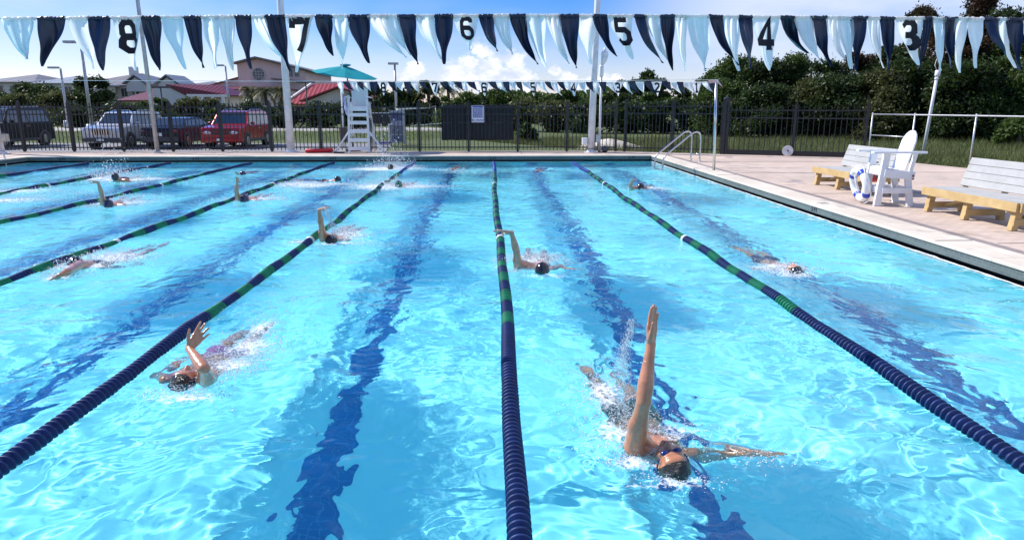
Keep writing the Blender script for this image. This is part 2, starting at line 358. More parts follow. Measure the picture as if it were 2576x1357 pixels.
# ground
def grass_nodes(nt, N, L, b):
    tc = N.new('ShaderNodeTexCoord')
    def nz(s, d=6):
        n = N.new('ShaderNodeTexNoise'); n.inputs['Scale'].default_value = s; n.inputs['Detail'].default_value = d; n.inputs['Roughness'].default_value = .65; L.new(tc.outputs['Object'], n.inputs[0]); return n.outputs['Fac']
    def mix(f, a, c, lo=.35, hi=.65):
        r = N.new('ShaderNodeMapRange'); L.new(f, r.inputs[0]); r.inputs[1].default_value = lo; r.inputs[2].default_value = hi
        m = N.new('ShaderNodeMix'); m.data_type = 'RGBA'; L.new(r.outputs[0], m.inputs[0])
        for i, v in ((6, a), (7, c)):
            if isinstance(v, tuple): m.inputs[i].default_value = (*v, 1)
            else: L.new(v, m.inputs[i])
        return m.outputs[2]
    c = mix(nz(3.0), (.055, .085, .02), (.12, .14, .045)); c = mix(nz(.22), c, (.085, .115, .03), .4, .6); c = mix(nz(.5, 8), c, (.24, .19, .12), .66, .78)
    L.new(c, b.inputs['Base Color'])
    bp = N.new('ShaderNodeBump'); bp.inputs['Strength'].default_value = .8; bp.inputs['Distance'].default_value = .1; L.new(nz(14), bp.inputs['Height']); L.new(bp.outputs[0], b.inputs['Normal'])
M_grass = node_mat('grass_ground', grass_nodes, .9)
struct(fill('ground', [(-1500, -600), (1500, -600), (1500, 1600), (-1500, 1600)], [DECK], .1, M_grass))
M_asph = mat('asphalt', (.21, .21, .22), .85, var=.12, scale=2.0, bump=.3, bscale=80)
struct(fill('parking_lot', [(-60, 27.0), (-4.0, 27.0), (-4.6, 33.4), (-60, 35.5)], [], .106, M_asph))
M_conc = mat('concrete', (.40, .37, .33), .85, var=.1, scale=1.5)
struct(fill('sidewalk', [(-40, 26.47), (4.65, 25.9), (12.05, 22.05), (12.3, 22.6), (4.8, 26.5), (-40, 27.0)], [], .12, M_conc))
struct(fill('road', [(-90, 52), (-2, 50), (0, 58), (-90, 63)], [], .106, mat('pale_road', (.36, .35, .33), .85)))
# sandy heap in the field
b = MB(); rr = random.Random(5)
c = U(1625, 372, .1); n = 26
V = [(0, 0, .42)]; Fc = []
for k in range(1, 7):
    for i in range(n):
        a = 2 * math.pi * i / n; r = k / 6 * (1 + .12 * math.sin(3 * a + 1)); h = .42 * (1 - (k / 6) ** 1.2) + (rr.random() - .5) * .05 * (k < 6)
        V.append((math.cos(a) * r * 1.5, math.sin(a) * r * .8, h))
for i in range(n): Fc.append((0, 1 + i, 1 + (i + 1) % n))
for k in range(5):
    for i in range(n): a = 1 + k * n + i; d = 1 + k * n + (i + 1) % n; Fc.append((a, a + n, d + n, d))
b.add(V, Fc); o = b.build('sand_heap', mat('pale_sand', (.58, .53, .45), .9, scale=5, bump=.5), smooth=True); o.location = (4.9, 29.0, .09); tag(o, 'low pale sand heap lying on the grass behind the fence', 'sand heap')
# ---------------------------------------------------------------- lane ropes
M_navy = mat('navy_float', (.010, .028, .115), .5, var=.15, scale=8, spec=.35)
M_green = mat('green_float', (.008, .20, .095), .5, var=.15, scale=8, spec=.35)
M_blue = mat('blue_float', (.02, .06, .28), .5, var=.15, scale=8, spec=.35)
M_whitef = mat('white_float', (.75, .76, .78), .3, var=.05)
def float_mesh(name, length, m, seg=28, step=.05):
    """a run of finned float discs threaded along y: wide rims, narrow waists, scalloped edges"""
    n = int(round(length / step)); V = []; Fc = []; Rr = .056
    prof = []
    for k in range(n):
        y0 = k * step
        prof += [(y0 + .001, .026), (y0 + .013, .034), (y0 + .016, Rr - .003), (y0 + .019, Rr), (y0 + .027, Rr), (y0 + .030, Rr - .003), (y0 + .033, .034), (y0 + .047, .026)]
    for i, (y, r) in enumerate(prof):
        for j in range(seg):
            a = 2 * math.pi * j / seg; q = r; V.append((q * math.cos(a), y, q * math.sin(a)))
    for i in range(len(prof) - 1):
        for j in range(seg):
            a = i * seg + j; c = i * seg + (j + 1) % seg; Fc.append((a, c, c + seg, a + seg))
    Fc.append(tuple(range(seg))); Fc.append(tuple(range(len(V) - 1, len(V) - 1 - seg, -1)))
    me = bpy.data.meshes.new(name); me.from_pydata(V, [], Fc); me.materials.append(m)
    me.polygons.foreach_set('use_smooth', [True] * len(me.polygons)); me.set_sharp_from_angle(angle=R(50)); return me
SEG = .35; RUN = .9
fm = {'navy': float_mesh('navy_run', SEG, M_navy), 'green': float_mesh('green_run', SEG, M_green), 'navylong': float_mesh('navy_long', RUN, M_navy), 'bluelong': float_mesh('blue_long', RUN, M_blue)}
wb = MB(); wb.tube([(0, 0, 0), (0, .012, 0), (0, .055, 0), (0, .067, 0)], [.045, .06, .06, .045], 24); fm['ring'] = wb.mesh('ring', M_whitef, True)
rope_where = ['sixth to the left of the straight one, farthest left', 'with dark floats, crossing beyond the splashing swimmer at far left', 'dark and green, passing just beyond the pale arm at left',
              'with dark and green floats, running behind the prone swimmer at left', 'with navy floats, running past the left foreground swimmer', 'straight down the middle toward the camera, navy near end', 'slanting to the lower right, navy and green floats']
rope_where[0] = 'farthest left, short dark line near the left corner'
rnd = random.Random(11)
for li, lx in enumerate(LX):
    t = thing('lane_rope', 'lane rope ' + rope_where[li], 'lane rope', (lx, PY0, 0), 0, 'lane ropes dividing the pool')
    b = MB(); b.tube([(0, 0, .0), (0, PY1 - PY0, .0)], .006, 6); b.build('cable', M_steel, t)
    y = .25; k = 0
    def wob(y):
        w = .022 * math.sin(y * .45 + li) + .008 * math.sin(y * 1.7 + li * 2.3)
        z = .008 + .013 * math.sin(y * 2.9 + li * 1.7) + .005 * math.sin(y * 6.1 + li)
        return w, z
    def put(kind, name, y, L):
        o = bpy.data.objects.new(name, fm[kind]); link(o, t)
        x0, z0 = wob(y); x1, z1 = wob(y + L); o.location = (x0, y, z0); o.rotation_euler = (math.atan2(z1 - z0, L), 0, -math.atan2(x1 - x0, L))
    while y < 4.6: put('navylong', 'float_section', y, RUN); y += RUN
    k = li
    rings = [8.45, 15.6]
    while y < 18.2:
        if rings and y > rings[0]: put('ring', 'marker_ring', y, .07); y += .07; rings.pop(0)
        put('green' if k % 2 else 'navy', 'float_section', y, SEG); y += SEG; k += 1
    while y < PY1 - PY0 - .95: put('bluelong' if li > 3 else 'navylong', 'float_section', y, RUN); y += RUN
# ---------------------------------------------------------------- pennants
M_pl = mat('pale_blue_nylon', (.88, .94, .94), .28, var=.03, scale=3, transl=.68)
M_pn = mat('navy_nylon', (.018, .030, .062), .33, var=.2, scale=3, transl=.12)
M_pw = mat('white_nylon', (.94, .95, .93), .35, var=.03, scale=3, transl=.6)
M_cord = mat('white_cord', (.8, .8, .8), .6)
DIG = {'8': [([(.3, 0), (.7, 0), (.95, .22), (.95, .52), (.8, .75), (.2, .75), (.05, .52), (.05, .22)], 1), ([(.2, .75), (.8, .75), (.9, .92), (.9, 1.28), (.7, 1.5), (.3, 1.5), (.1, 1.28), (.1, .92)], 1)],
       '7': [([(.0, 1.15), (.0, 1.5), (1, 1.5), (.75, .9), (.42, .0)], 0)],
       '6': [([(.95, 1.2), (.95, 1.35), (.72, 1.5), (.25, 1.5), (.03, 1.25), (.03, .22), (.27, 0), (.73, 0), (.97, .22), (.97, .62), (.75, .82), (.05, .82)], 0)],
       '5': [([(.95, 1.5), (.1, 1.5), (.1, .88), (.75, .88), (.97, .66), (.97, .22), (.75, 0), (.25, 0), (.03, .25)], 0)],
       '4': [([(.72, 0), (.72, 1.5), (.0, .5), (.0, .4), (1.05, .4)], 0)],
       '3': [([(.03, 1.25), (.27, 1.5), (.72, 1.5), (.95, 1.28), (.95, .95), (.78, .78), (.35, .78)], 0), ([(.78, .78), (.97, .58), (.97, .22), (.73, 0), (.27, 0), (.03, .25)], 0)],
       '2': [([(.03, 1.25), (.27, 1.5), (.72, 1.5), (.95, 1.28), (.95, 1.0), (.05, .2), (.05, .02), (1, .02)], 0)],
       '1': [([(.2, 1.25), (.5, 1.5), (.5, 0)], 0), ([(.2, 0), (.8, 0)], 0)]}
def digit_quads(ch, w):
    out = []
    for pts, closed in DIG[ch]:
        P = [Vector((x, y)) for x, y in pts]; n = len(P); off = []
        for i, p in enumerate(P):
            a = P[i - 1] if (i > 0 or closed) else None; c = P[(i + 1) % n] if (i < n - 1 or closed) else None
            d1 = (p - a).normalized() if a is not None else None; d2 = (c - p).normalized() if c is not None else None
            if d1 is None: d1 = d2
            if d2 is None: d2 = d1
            n1 = Vector((-d1.y, d1.x)); n2 = Vector((-d2.y, d2.x)); mm = (n1 + n2).normalized(); s = min(1.6, 1 / max(.5, mm.dot(n1)))
            off.append(mm * s * w / 2)
        m = n if closed else n - 1
        for i in range(m):
            j = (i + 1) % n; a0, a1, b0, b1 = P[i] + off[i], P[i] - off[i], P[j] + off[j], P[j] - off[j]
            S = max(1, int((P[j] - P[i]).length / .2))
            for q in range(S):
                f0, f1 = q / S, (q + 1) / S
                out.append([a0.lerp(b0, f0), a0.lerp(b0, f1), a1.lerp(b1, f1), a1.lerp(b1, f0)])
    return out
def pennant(parent, A, B, T, m, seed, digit=None, depth=1.0, rows=22, cols=16):
    """cloth triangle gathered on the cord from A to B with its tip blown to T"""
    rg = random.Random(seed); A = Vector(A); B = Vector(B); T = Vector(T); Ln = ((A + B) / 2 - T).length; Wd = (B - A).length
    amp = .019 * depth * (.2 if digit else 1); nf = rg.choice((1.1, 1.6, 2.3, 3.1)); ph = rg.random() * 6; bul = rg.uniform(-.05, .09) * depth; sk = rg.uniform(-.5, .5)
    bow = rg.uniform(.02, .10) * Wd * 2
    curl = rg.uniform(-.04, .05) * depth
    def P(u, v, off=0.0):
        top = A.lerp(B, u); half = (1 - v) ** (.86 + .14 * rg0) if v < 1 else 0
        cen = (A + B) / 2
        mid = cen.lerp(T, v) + Vector((-(T.x - cen.x) * .16 * math.sin(math.pi * v), 0, -.01 * math.sin(math.pi * v)))
        wid = (B - A) * (half * (1 + .22 * math.sin(math.pi * min(1, v * 1.2)) * (0 if digit else 1)))
        p = mid + wid * (u - .5)
        p.y += amp * math.sin(u * nf * 2 * math.pi + ph + v * 2.0 * sk) * (1 - .4 * v) * (Wd / .35) ** .5 + bul * math.sin(math.pi * v) * math.sin(math.pi * u) + curl * v * v * math.sin(3 * v + ph)
        p.x += .010 * depth * math.sin(v * 9 + ph + u * 3) * v
        if v < .08: p.y += .008 * depth * math.sin(u * 50 + ph)
        p.y -= off
        return p
    rg0 = rg.random()
    V = []; Fc = []
    for i in range(rows + 1):
        v = i / rows
        for j in range(cols + 1): V.append(P(j / cols, v if i < rows else .995))
    for i in range(rows):
        for j in range(cols): a = i * (cols + 1) + j; Fc.append((a, a + 1, a + cols + 2, a + cols + 1))
    b = MB(); b.add(V, Fc); o = b.build('pennant', m, parent, smooth=True, fix=False)
    # gathered hem round the cord
    hb = MB(); n = 18 if cols > 10 else 6; q = []
    for i in range(n + 1): q.append(A.lerp(B, i / n) + Vector((0, 0, .004 * depth * rg.uniform(-1, 1))))
    hb.tube(q, [(.011 + .006 * rg.random()) * (1 if depth > .6 else .8) for _ in q], 7); hb.build('hem', m, o, smooth=True)
    if digit:
        w = .17; mid = .5; hgt = .52 if cols > 10 else .6
        b = MB(); sc_ = Ln * hgt / 1.5
        for quad in digit_quads(digit, .36):
            pts = []
            for p in quad:
                v = .07 + (1.5 - p.y) / 1.5 * hgt; du = (p.x - .5) * sc_ * .78 / (Wd * (1 - v) ** (.86 + .14 * rg0)); pts.append(P(.5 + du, v, .012))
            b.add(pts, [(0, 1, 2, 3)])
        b.build('number', M_ink2, o, fix=False)
    return o
M_ink2 = mat('black_twill', (.008, .010, .018), .7)
NEAR = [('L', 8, 88, 68, 150), ('N', 95, 163, 103, 168), ('L', 168, 224, 240, 174), ('N', 222, 276, 258, 178), ('8', 280, 356, 335, 178), ('N', 357, 405, 395, 177), ('L', 405, 460, 466, 175), ('N', 463, 505, 516, 172),
        ('L', 507, 553, 540, 173), ('L', 551, 591, 585, 178), ('N', 590, 632, 633, 175), ('L', 634, 668, 720, 158), ('N', 666, 716, 736, 180), ('7', 720, 787, 748, 183), ('N', 792, 836, 836, 141), ('L', 838, 880, 862, 174),
        ('N', 873, 930, 929, 160), ('L', 925, 975, 1022, 145), ('L', 960, 1003, 1036, 140), ('N', 1000, 1046, 1050, 162), ('L', 1045, 1092, 1112, 150), ('N', 1093, 1140, 1118, 163), ('6', 1136, 1207, 1185, 128), ('N', 1204, 1242, 1252, 130),
        ('L', 1240, 1282, 1290, 137), ('N', 1281, 1322, 1353, 163), ('L', 1320, 1372, 1373, 171), ('L', 1370, 1408, 1432, 161), ('N', 1406, 1456, 1450, 172), ('L', 1452, 1500, 1487, 162), ('N', 1490, 1527, 1550, 143), ('5', 1528, 1592, 1590, 150),
        ('N', 1595, 1626, 1666, 160), ('L', 1622, 1660, 1678, 150), ('N', 1660, 1697, 1691, 178), ('L', 1698, 1728, 1726, 180), ('L', 1727, 1787, 1775, 178), ('N', 1783, 1818, 1856, 166), ('L', 1816, 1862, 1860, 179), ('N', 1858, 1892, 1893, 172),
        ('4', 1888, 1962, 1935, 178), ('N', 1964, 2001, 2028, 136), ('L', 1996, 2046, 2070, 162), ('N', 2036, 2080, 2090, 168), ('L', 2078, 2112, 2126, 150), ('L', 2108, 2146, 2141, 174), ('N', 2140, 2182, 2152, 178), ('L', 2180, 2214, 2226, 172),
        ('N', 2214, 2252, 2240, 176), ('3', 2252, 2326, 2305, 165), ('N', 2322, 2346, 2316, 175), ('L', 2344, 2378, 2372, 178), ('N', 2372, 2408, 2396, 172), ('L', 2402, 2437, 2410, 184), ('L', 2434, 2474, 2456, 172), ('N', 2474, 2512, 2528, 140), ('L', 2508, 2536, 2555, 172), ('N', 2532, 2576, 2566, 176), ('L', 2572, 2650, 2620, 150)]
YN = 5.64
def topy(px): return 46.5 - 8 * math.sin(math.pi * min(1, max(0, (px - 0) / 2576)) ) + (1.0 if px > 1800 else 0)
ps = thing('pennant_string', 'near string of backstroke flags across the top with large black numbers', 'pennant string', UY(1288, 39, YN))
inv = Matrix.Translation(-ps.location)
def loc(p): return inv @ Vector(p)
b = MB(); b.tube([loc(UY(px, topy(px) + .3, YN)) for px in range(-200, 2900, 100)], .0065, 8); b.build('cord', M_cord, ps)
for i, (k, a, c, tx, ty) in enumerate(NEAR):
    m = (M_pl if (i * 7) % 5 < 3 else M_pw) if k == 'L' else M_pn if k == 'N' else M_pw
    pennant(ps, loc(UY(a, topy(a) + 1.5, YN)), loc(UY(c, topy(c) + 1.5, YN)), loc(UY(tx, ty, YN - .12 + .05 * (i % 3))), m, i, k if k.isdigit() else None)
# far string
YF = 19.4
pf = thing('pennant_string', 'far string of small backstroke flags hung from the thin steel post', 'pennant string', UY(1400, 205, YF))
inv = Matrix.Translation(-pf.location)
b = MB(); b.tube([loc((x, YF, 2.45 + .0004 * (x + 5) ** 2)) for x in (-24, -18, -12, -8, -4, 0, 3, 6.17)], .007, 6); b.build('cord', M_cord, pf)
marks = {963: '8', 1093: '7', 1217: '6', 1340: '5', 1442: '4', 1553: '3', 1652: '2', 1752: '1'}
px = 848; i = 0; ra = random.Random(8)
while px < 1792:
    hit = [mk for mk in marks if abs(mk - px - 12) < 12 and not marks[mk] in ('x',)]
    wpx = 26 if hit else ra.uniform(15, 21)
    a = px; c = px + wpx; d = marks.pop(hit[0]) if hit else None
    if d: a = hit[0] - 13; c = hit[0] + 13
    k = 'N' if i % 2 else 'L'
    m = M_pw if d else (M_pn if k == 'N' else M_pl if ra.random() < .6 else M_pw)
    T = UY((a + c) / 2 + (3 if d else ra.uniform(6, 24)), 242 if d else ra.uniform(229, 241), YF - .05)
    A = UY(a, 207, YF); B = UY(c, 207, YF)
    pennant(pf, loc(A), loc(B), loc(T), m, 100 + i, d, .9, 8, 8)
    px = c + ra.uniform(-2, 1.5); i += 1
# ---------------------------------------------------------------- swimmers
def skin_mat(name, col):
    m = mat(name, col, .32, var=.10, scale=14, spec=.5, coat=.35, sss=.12, bump=.12, bscale=120, detail=6)
    return m
def skin_wet(m):
    nt = m.node_tree; N = nt.nodes; L = nt.links; b = N['Principled BSDF']; tc = [n for n in N if n.type == 'TEX_COORD'][0]; old = [n for n in N if n.type == 'BUMP'][0]
    v = N.new('ShaderNodeTexVoronoi'); v.inputs['Scale'].default_value = 75; L.new(tc.outputs['Object'], v.inputs['Vector']); r = N.new('ShaderNodeMapRange'); L.new(v.outputs['Distance'], r.inputs[0]); r.inputs[1].default_value = 0; r.inputs[2].default_value = .32; r.inputs[3].default_value = 1; r.inputs[4].default_value = 0
    bp = N.new('ShaderNodeBump'); bp.inputs['Strength'].default_value = .55; bp.inputs['Distance'].default_value = .003; L.new(r.outputs[0], bp.inputs['Height']); L.new(old.outputs[0], bp.inputs['Normal']); L.new(bp.outputs[0], b.inputs['Coat Normal'])
    b.inputs['Coat Weight'].default_value = .7; b.inputs['Coat Roughness'].default_value = .12
    return m
M_skin = skin_mat('tanned_wet_skin', (.50, .21, .105)); M_skin2 = skin_mat('fair_wet_skin', (.52, .27, .17)); skin_wet(M_skin); skin_wet(M_skin2)
M_lips = mat('lips', (.42, .13, .10), .4)
M_hair = mat('wet_dark_hair', (.016, .010, .008), .22, var=.3, scale=60, bump=.7, bscale=220, coat=.4)
M_cap = {'black': mat('black_cap', (.012, .012, .016), .16, coat=.6), 'green': mat('green_cap', (.01, .12, .07), .2, coat=.5), 'navy': mat('navy_cap', (.012, .02, .06), .2, coat=.5)}
M_gog = mat('goggle_blue', (.01, .02, .14), .12, coat=.8)
M_suit = {'black': mat('black_swimsuit', (.012, .012, .018), .35), 'purple': mat('magenta_patterned_suit', (.30, .05, .30), .5, scale=30, col2=(.55, .30, .45)), 'navy': mat('navy_swimsuit', (.015, .03, .09), .4), 'green': mat('dark_green_suit', (.02, .06, .045), .45, scale=25, col2=(.10, .15, .14))}
def cone(mb, p0, r0, p1, r1, n=16):
    p0 = Vector(p0); p1 = Vector(p1); d = p1 - p0; L = d.length
    if L < 1e-6: return
    d /= L; pts = []; rr = []
    for a in (85, 60, 35, 10): pts.append(p0 - d * r0 * math.sin(R(a))); rr.append(max(.0004, r0 * math.cos(R(a))))
    for a in (10, 35, 60, 85): pts.append(p1 + d * r1 * math.sin(R(a))); rr.append(max(.0004, r1 * math.cos(R(a))))
    mb.tube(pts, rr, n)
def voxel(mb, name, m, vox, smooth=6, parent=None):
    me = mb.mesh('t', None, False, True); o = bpy.data.objects.new('t', me); COL.objects.link(o)
    r = o.modifiers.new('r', 'REMESH'); r.mode = 'VOXEL'; r.voxel_size = vox
    s = o.modifiers.new('s', 'SMOOTH'); s.factor = .5; s.iterations = smooth
    dg = bpy.context.evaluated_depsgraph_get(); dg.update()
    nm = bpy.data.meshes.new_from_object(o.evaluated_get(dg)); bpy.data.objects.remove(o)
    nm.materials.clear(); nm.materials.append(m); nm.polygons.foreach_set('use_smooth', [True] * len(nm.polygons)); nm.name = name
    ob = link(bpy.data.objects.new(name, nm), parent); ob.cycles.is_caustics_receiver = True
    return ob
def frame(x, y, z): return Vector(x).normalized(), Vector(y).normalized(), Vector(z).normalized()
def hand(mb, wrist, d, nrm, side=1, s=1.0, curl=.15, spread=.12, thumb=(.75, .2), fcurl=None):
    """d: towards the fingertips, nrm: out of the palm, side: which edge the thumb leaves from"""
    d = Vector(d).normalized(); nrm = Vector(nrm); nrm = (nrm - d * nrm.dot(d)).normalized(); x = d.cross(nrm).normalized() * side
    W = Vector(wrist)
    def rot(v, ax, a): return Matrix.Rotation(a, 3, ax) @ v
    lens = [(.044, .026, .021), (.048, .030, .022), (.045, .028, .022), (.034, .021, .019)]; off = [.029, .010, -.010, -.028]; mc = [.088, .090, .084, .077]; rad = [.0098, .0100, .0096, .0086]
    for i in range(4):
        k0 = W + x * off[i] * .45 * s + d * .012 * s; kn = W + x * off[i] * s + d * mc[i] * s + nrm * (-.004 if i in (1, 2) else 0) * s
        cone(mb, k0, .0165 * s, kn, .0125 * s, 12)
        a = -spread * (1.5 - i) * 1.0; c = curl if fcurl is None else fcurl[i]
        dd = rot(d, nrm, a * side); p = kn; r = rad[i] * s
        ax = x
        for j, l in enumerate(lens[i]):
            t = c * (1.0 + .6 * j) * side
            dd = rot(dd, d.cross(nrm).normalized(), c * (1.0 if j == 0 else 1.3))
            q = p + dd * l * s; cone(mb, p, r * (1.06 - .07 * j), q, r * (.98 - .1 * j), 10); p = q
    # flesh of the palm and the thumb
    mb.ell(W + d * .048 * s, (x * .036 * s, d * .046 * s, nrm * .013 * s), 14, 10)
    b0 = W + x * .020 * s + d * .022 * s + nrm * .006 * s; out = (x * thumb[0] + d * (1 - thumb[0] * .45) + nrm * thumb[1]).normalized()
    b1 = b0 + out * .042 * s; cone(mb, b0, .0165 * s, b1, .0125 * s, 10)
    o2 = (out + d * .5).normalized(); b2 = b1 + o2 * .030 * s; cone(mb, b1, .0118 * s, b2, .0098 * s, 10); b3 = b2 + (o2 + d * .25).normalized() * .024 * s; cone(mb, b2, .0098 * s, b3, .0082 * s, 10)
def head_parts(mb, c, rgt, fwd, up, s):
    X, Y, Z = rgt, fwd, up
    def P(x, y, z): return c + (X * x + Y * y + Z * z) * s
    def E(x, y, z, a, b, d): mb.ell(P(x, y, z), (X * a * s, Y * b * s, Z * d * s), 18, 12)
    E(0, -.012, .040, .077, .096, .086); E(0, .030, -.020, .062, .064, .078); E(0, .052, -.078, .036, .034, .034); E(0, .068, -.092, .024, .022, .018)
    E(0, .070, .030, .056, .022, .020); E(0, .062, .055, .055, .025, .035)
    cone(mb, P(0, .086, .015), .008 * s, P(0, .112, -.026), .0115 * s); E(0, .106, -.031, .0135, .013, .011)
    for sx in (-1, 1):
        E(sx * .013, .100, -.034, .009, .010, .008); E(sx * .040, .058, -.020, .028, .026, .026); E(sx * .079, -.008, -.006, .008, .020, .032); E(sx * .045, .010, -.060, .024, .045, .026)
        E(sx * .030, .076, .006, .014, .010, .008)
    E(0, .086, -.057, .024, .012, .0065); E(0, .083, -.070, .021, .012, .008)
def hair_mesh(c, rgt, fwd, up, s, m, parent, cap=False, vox=None):
    X, Y, Z = rgt, fwd, up; V = []; Fc = []; n = 48; k = 26
    rg = random.Random(3)
    for i in range(k + 1):
        t = (math.pi * (.56 if not cap else .58)) * i / k
        for j in range(n):
            a = 2 * math.pi * j / n
            # tilt the shell backwards so that the forehead stays bare
            p = Vector((math.sin(t) * math.cos(a), math.sin(t) * math.sin(a), math.cos(t)))
            p = Matrix.Rotation(R(40 if not cap else 22), 3, 'X') @ p
            r = 1.0 if cap else 1 + .035 * mnoise.noise(Vector((p.x * 9, p.y * 3, p.z * 9))) + .02 * math.sin(a * 21 + 3 * mnoise.noise(p * 4))
            q = Vector((p.x * .083 * r, -.014 + p.y * .102 * r, .040 + p.z * .093 * r)); V.append(c + (X * q.x + Y * q.y + Z * q.z) * s)
    for i in range(k):
        for j in range(n): a = i * n + j; b2 = i * n + (j + 1) % n; Fc.append((a, b2, b2 + n, a + n))
    b = MB(); b.add(V, Fc); o = b.build('swim_cap' if cap else 'hair', m, parent, smooth=True)
    md = o.modifiers.new('s', 'SOLIDIFY'); md.thickness = .004; md.offset = -1; o.cycles.is_caustics_receiver = True
    return o
SWIM = []      # (x, y, strength, radius) for the water
def swimmer(label, head, feet, arm=None, face=1, side=-1, s=1.0, skin=None, hair='hair', suit='black', vox=.011, hz=.0, depth=.0, lens=(.30, .26), pref=(False, False), handspec=None, roll=0.0, turn=0.0,
            shoulder=None, sz=.02, other=None, goggles=False, chop=1.0, nohair=False, flat=.11, neck=True, tip=None, headtilt=0.0, pose=None):
    """head, feet, shoulder, arm = [elbow, wrist, tip] are picture points turned to places in the pool"""
    skin = skin or M_skin
    Hc = U(*head, hz); Ft = U(*feet, -.12); Fd = (Ft - Hc); Fd.z = 0; Fd = Fd.normalized(); Fd = (Fd + Vector((0, 0, -flat))).normalized()
    Up = Vector((0, 0, 1)); Up = (Up - Fd * Up.dot(Fd)).normalized(); Rt = Fd.cross(Up).normalized()
    if roll:
        q = Matrix.Rotation(roll, 3, Fd); Up2 = q @ Up; Rt2 = q @ Rt
    else: Up2, Rt2 = Up, Rt
    Nk = Hc + Fd * .20 * s - Up * (.055 + depth) * s
    if shoulder is not None:
        S = U(*shoulder, sz); Nk = S - Rt2 * side * .175 * s; Nk.z = min(Nk.z, Hc.z - .03)
        Nk = Nk * .5 + (Hc + Fd * .20 * s - Up * (.06 + depth) * s) * .5
    else: S = Nk + Rt2 * side * .185 * s
    t = thing('person', label, 'person', (Hc.x, Hc.y, 0), 0, 'people swimming in the pool')
    iv = Matrix.Translation((-Hc.x, -Hc.y, 0)); L_ = lambda p: Vector(p) - Vector((Hc.x, Hc.y, 0))
    mb = MB(); A = mb
    hc = L_(Hc); N_ = L_(Nk); S_ = L_(S); f = Fd; u = Up2 * face; r = Rt2
    # head frame
    hup = (-Fd + Up * (.12 + headtilt)).normalized(); hf = (Up * face); hf = (hf - hup * hf.dot(hup)).normalized()
    if turn: hf = Matrix.Rotation(turn, 3, hup) @ hf
    hr = hf.cross(hup).normalized()
    head_parts(mb, hc, hr, hf, hup, s)
    cone(mb, hc - hup * .06 * s - hf * .01 * s, .056 * s, N_ + f * .03 * s, .060 * s)
    # trunk
    def E(p, a, b, d): mb.ell(p, (r * a * s, u * b * s, f * d * s), 20, 14)
    E(N_ + f * .15 * s, .158, .098, .17); E(N_ + f * .08 * s - u * .01 * s, .15, .075, .09); E(N_ + f * .33 * s, .128, .084, .17); E(N_ + f * .50 * s - u * .01 * s, .150, .098, .12)
    for sx in (-1, 1): E(N_ + r * sx * .075 * s + f * .13 * s + u * .05 * s, .07, .045, .065)
    hips = []
    for sx in (-1, 1):
        h0 = N_ + f * .53 * s + r * sx * .085 * s; kick = (.05 if sx == side else -.05)
        kn = h0 + (f * .42 + u * (.03 + kick * .5) + r * sx * .01) * s; an = kn + (f * .40 - u * (.05 - kick) + r * sx * .005) * s; to = an + (f * .17 - u * .05) * s
        if face < 0: kn -= u * .05 * s; an += u * .0
        cone(mb, h0, .082 * s, kn, .054 * s); cone(mb, kn, .050 * s, kn.lerp(an, .35), .052 * s); cone(mb, kn.lerp(an, .35), .050 * s, an, .034 * s); cone(mb, an, .034 * s, to, .018 * s); hips.append((h0, kn))
    # raised arm
    if arm:
        S_w = S; cone(mb, N_ + r * side * .06 * s + f * .05 * s, .06 * s, S_, .060 * s)
        e = U(*arm[0]) if len(arm[0]) == 3 else reach(S_w, *arm[0], lens[0] * s, pref[0]); w = U(*arm[1]) if len(arm[1]) == 3 else reach(e, *arm[1], lens[1] * s, pref[1])
        el, wl = L_(e), L_(w)
        prof = ((0, .056), (.22, .057), (.48, .051), (.78, .041), (1, .039)); fprof = ((0, .039), (.16, .044), (.34, .043), (.66, .032), (.9, .0265), (1, .027))
        bul = (wl - S_).normalized()
        for (t0, r0), (t1, r1) in zip(prof, prof[1:]): cone(mb, S_.lerp(el, t0), r0 * s, S_.lerp(el, t1), r1 * s)
        for (t0, r0), (t1, r1) in zip(fprof, fprof[1:]): cone(mb, el.lerp(wl, t0), r0 * s, el.lerp(wl, t1), r1 * s)
        ax_ = (el - S_).normalized(); sdv = ax_.cross(Vector((0, 1, 0))).normalized()
        mb.ell(S_.lerp(el, .45) + sdv * .012 * s, (sdv * .046 * s, ax_.cross(sdv) * .044 * s, ax_ * .085 * s)); cone(mb, S_ + ax_ * .05 * s, .052 * s, N_ + f * .20 * s + r * side * .095 * s, .075 * s); cone(mb, S_ + ax_ * .09 * s, .045 * s, N_ + f * .10 * s + r * side * .05 * s + u * .03 * s, .065 * s); mb.ball(el - sdv * .012 * s, .033 * s)
        if len(arm[2]) == 3: tp = U(*arm[2])
        elif tip is None: tp = reach(w, *arm[2], .18 * s, True)
        else: tp = reach(w, *arm[2], .18 * s, tip)
        hs = dict(nrm=(0, -1, .2), curl=.12, spread=.1, side=1); hs.update(handspec or {})
        # forearm flattens into the wrist
        hand(mb, wl, (tp - w), hs.pop('nrm'), s=s * 1.06, **hs)
    # other arm under the water
    S2 = N_ - r * side * .175 * s; cone(mb, N_ - r * side * .06 * s + f * .05 * s, .06 * s, S2, .058 * s)
    if other: e2, w2, t2 = [L_(U(px, py, z)) for px, py, z in other]
    else:
        e2 = S2 + (-r * side * .16 + f * .20 - Up * .10) * s; w2 = e2 + (f * .24 - Up * .08) * s; t2 = w2 + f * .1
    e2 = S2 + (e2 - S2).normalized() * .29 * s; w2 = e2 + (w2 - e2).normalized() * .26 * s
    cone(mb, S2, .056 * s, e2, .040 * s); cone(mb, e2, .041 * s, w2, .026 * s); hand(mb, w2, (t2 - w2), Up * -1 + Fd * .3, s=s, curl=.1, spread=.14)
    body = voxel(mb, 'body', skin, vox, 5 if vox < .007 else 3, t)
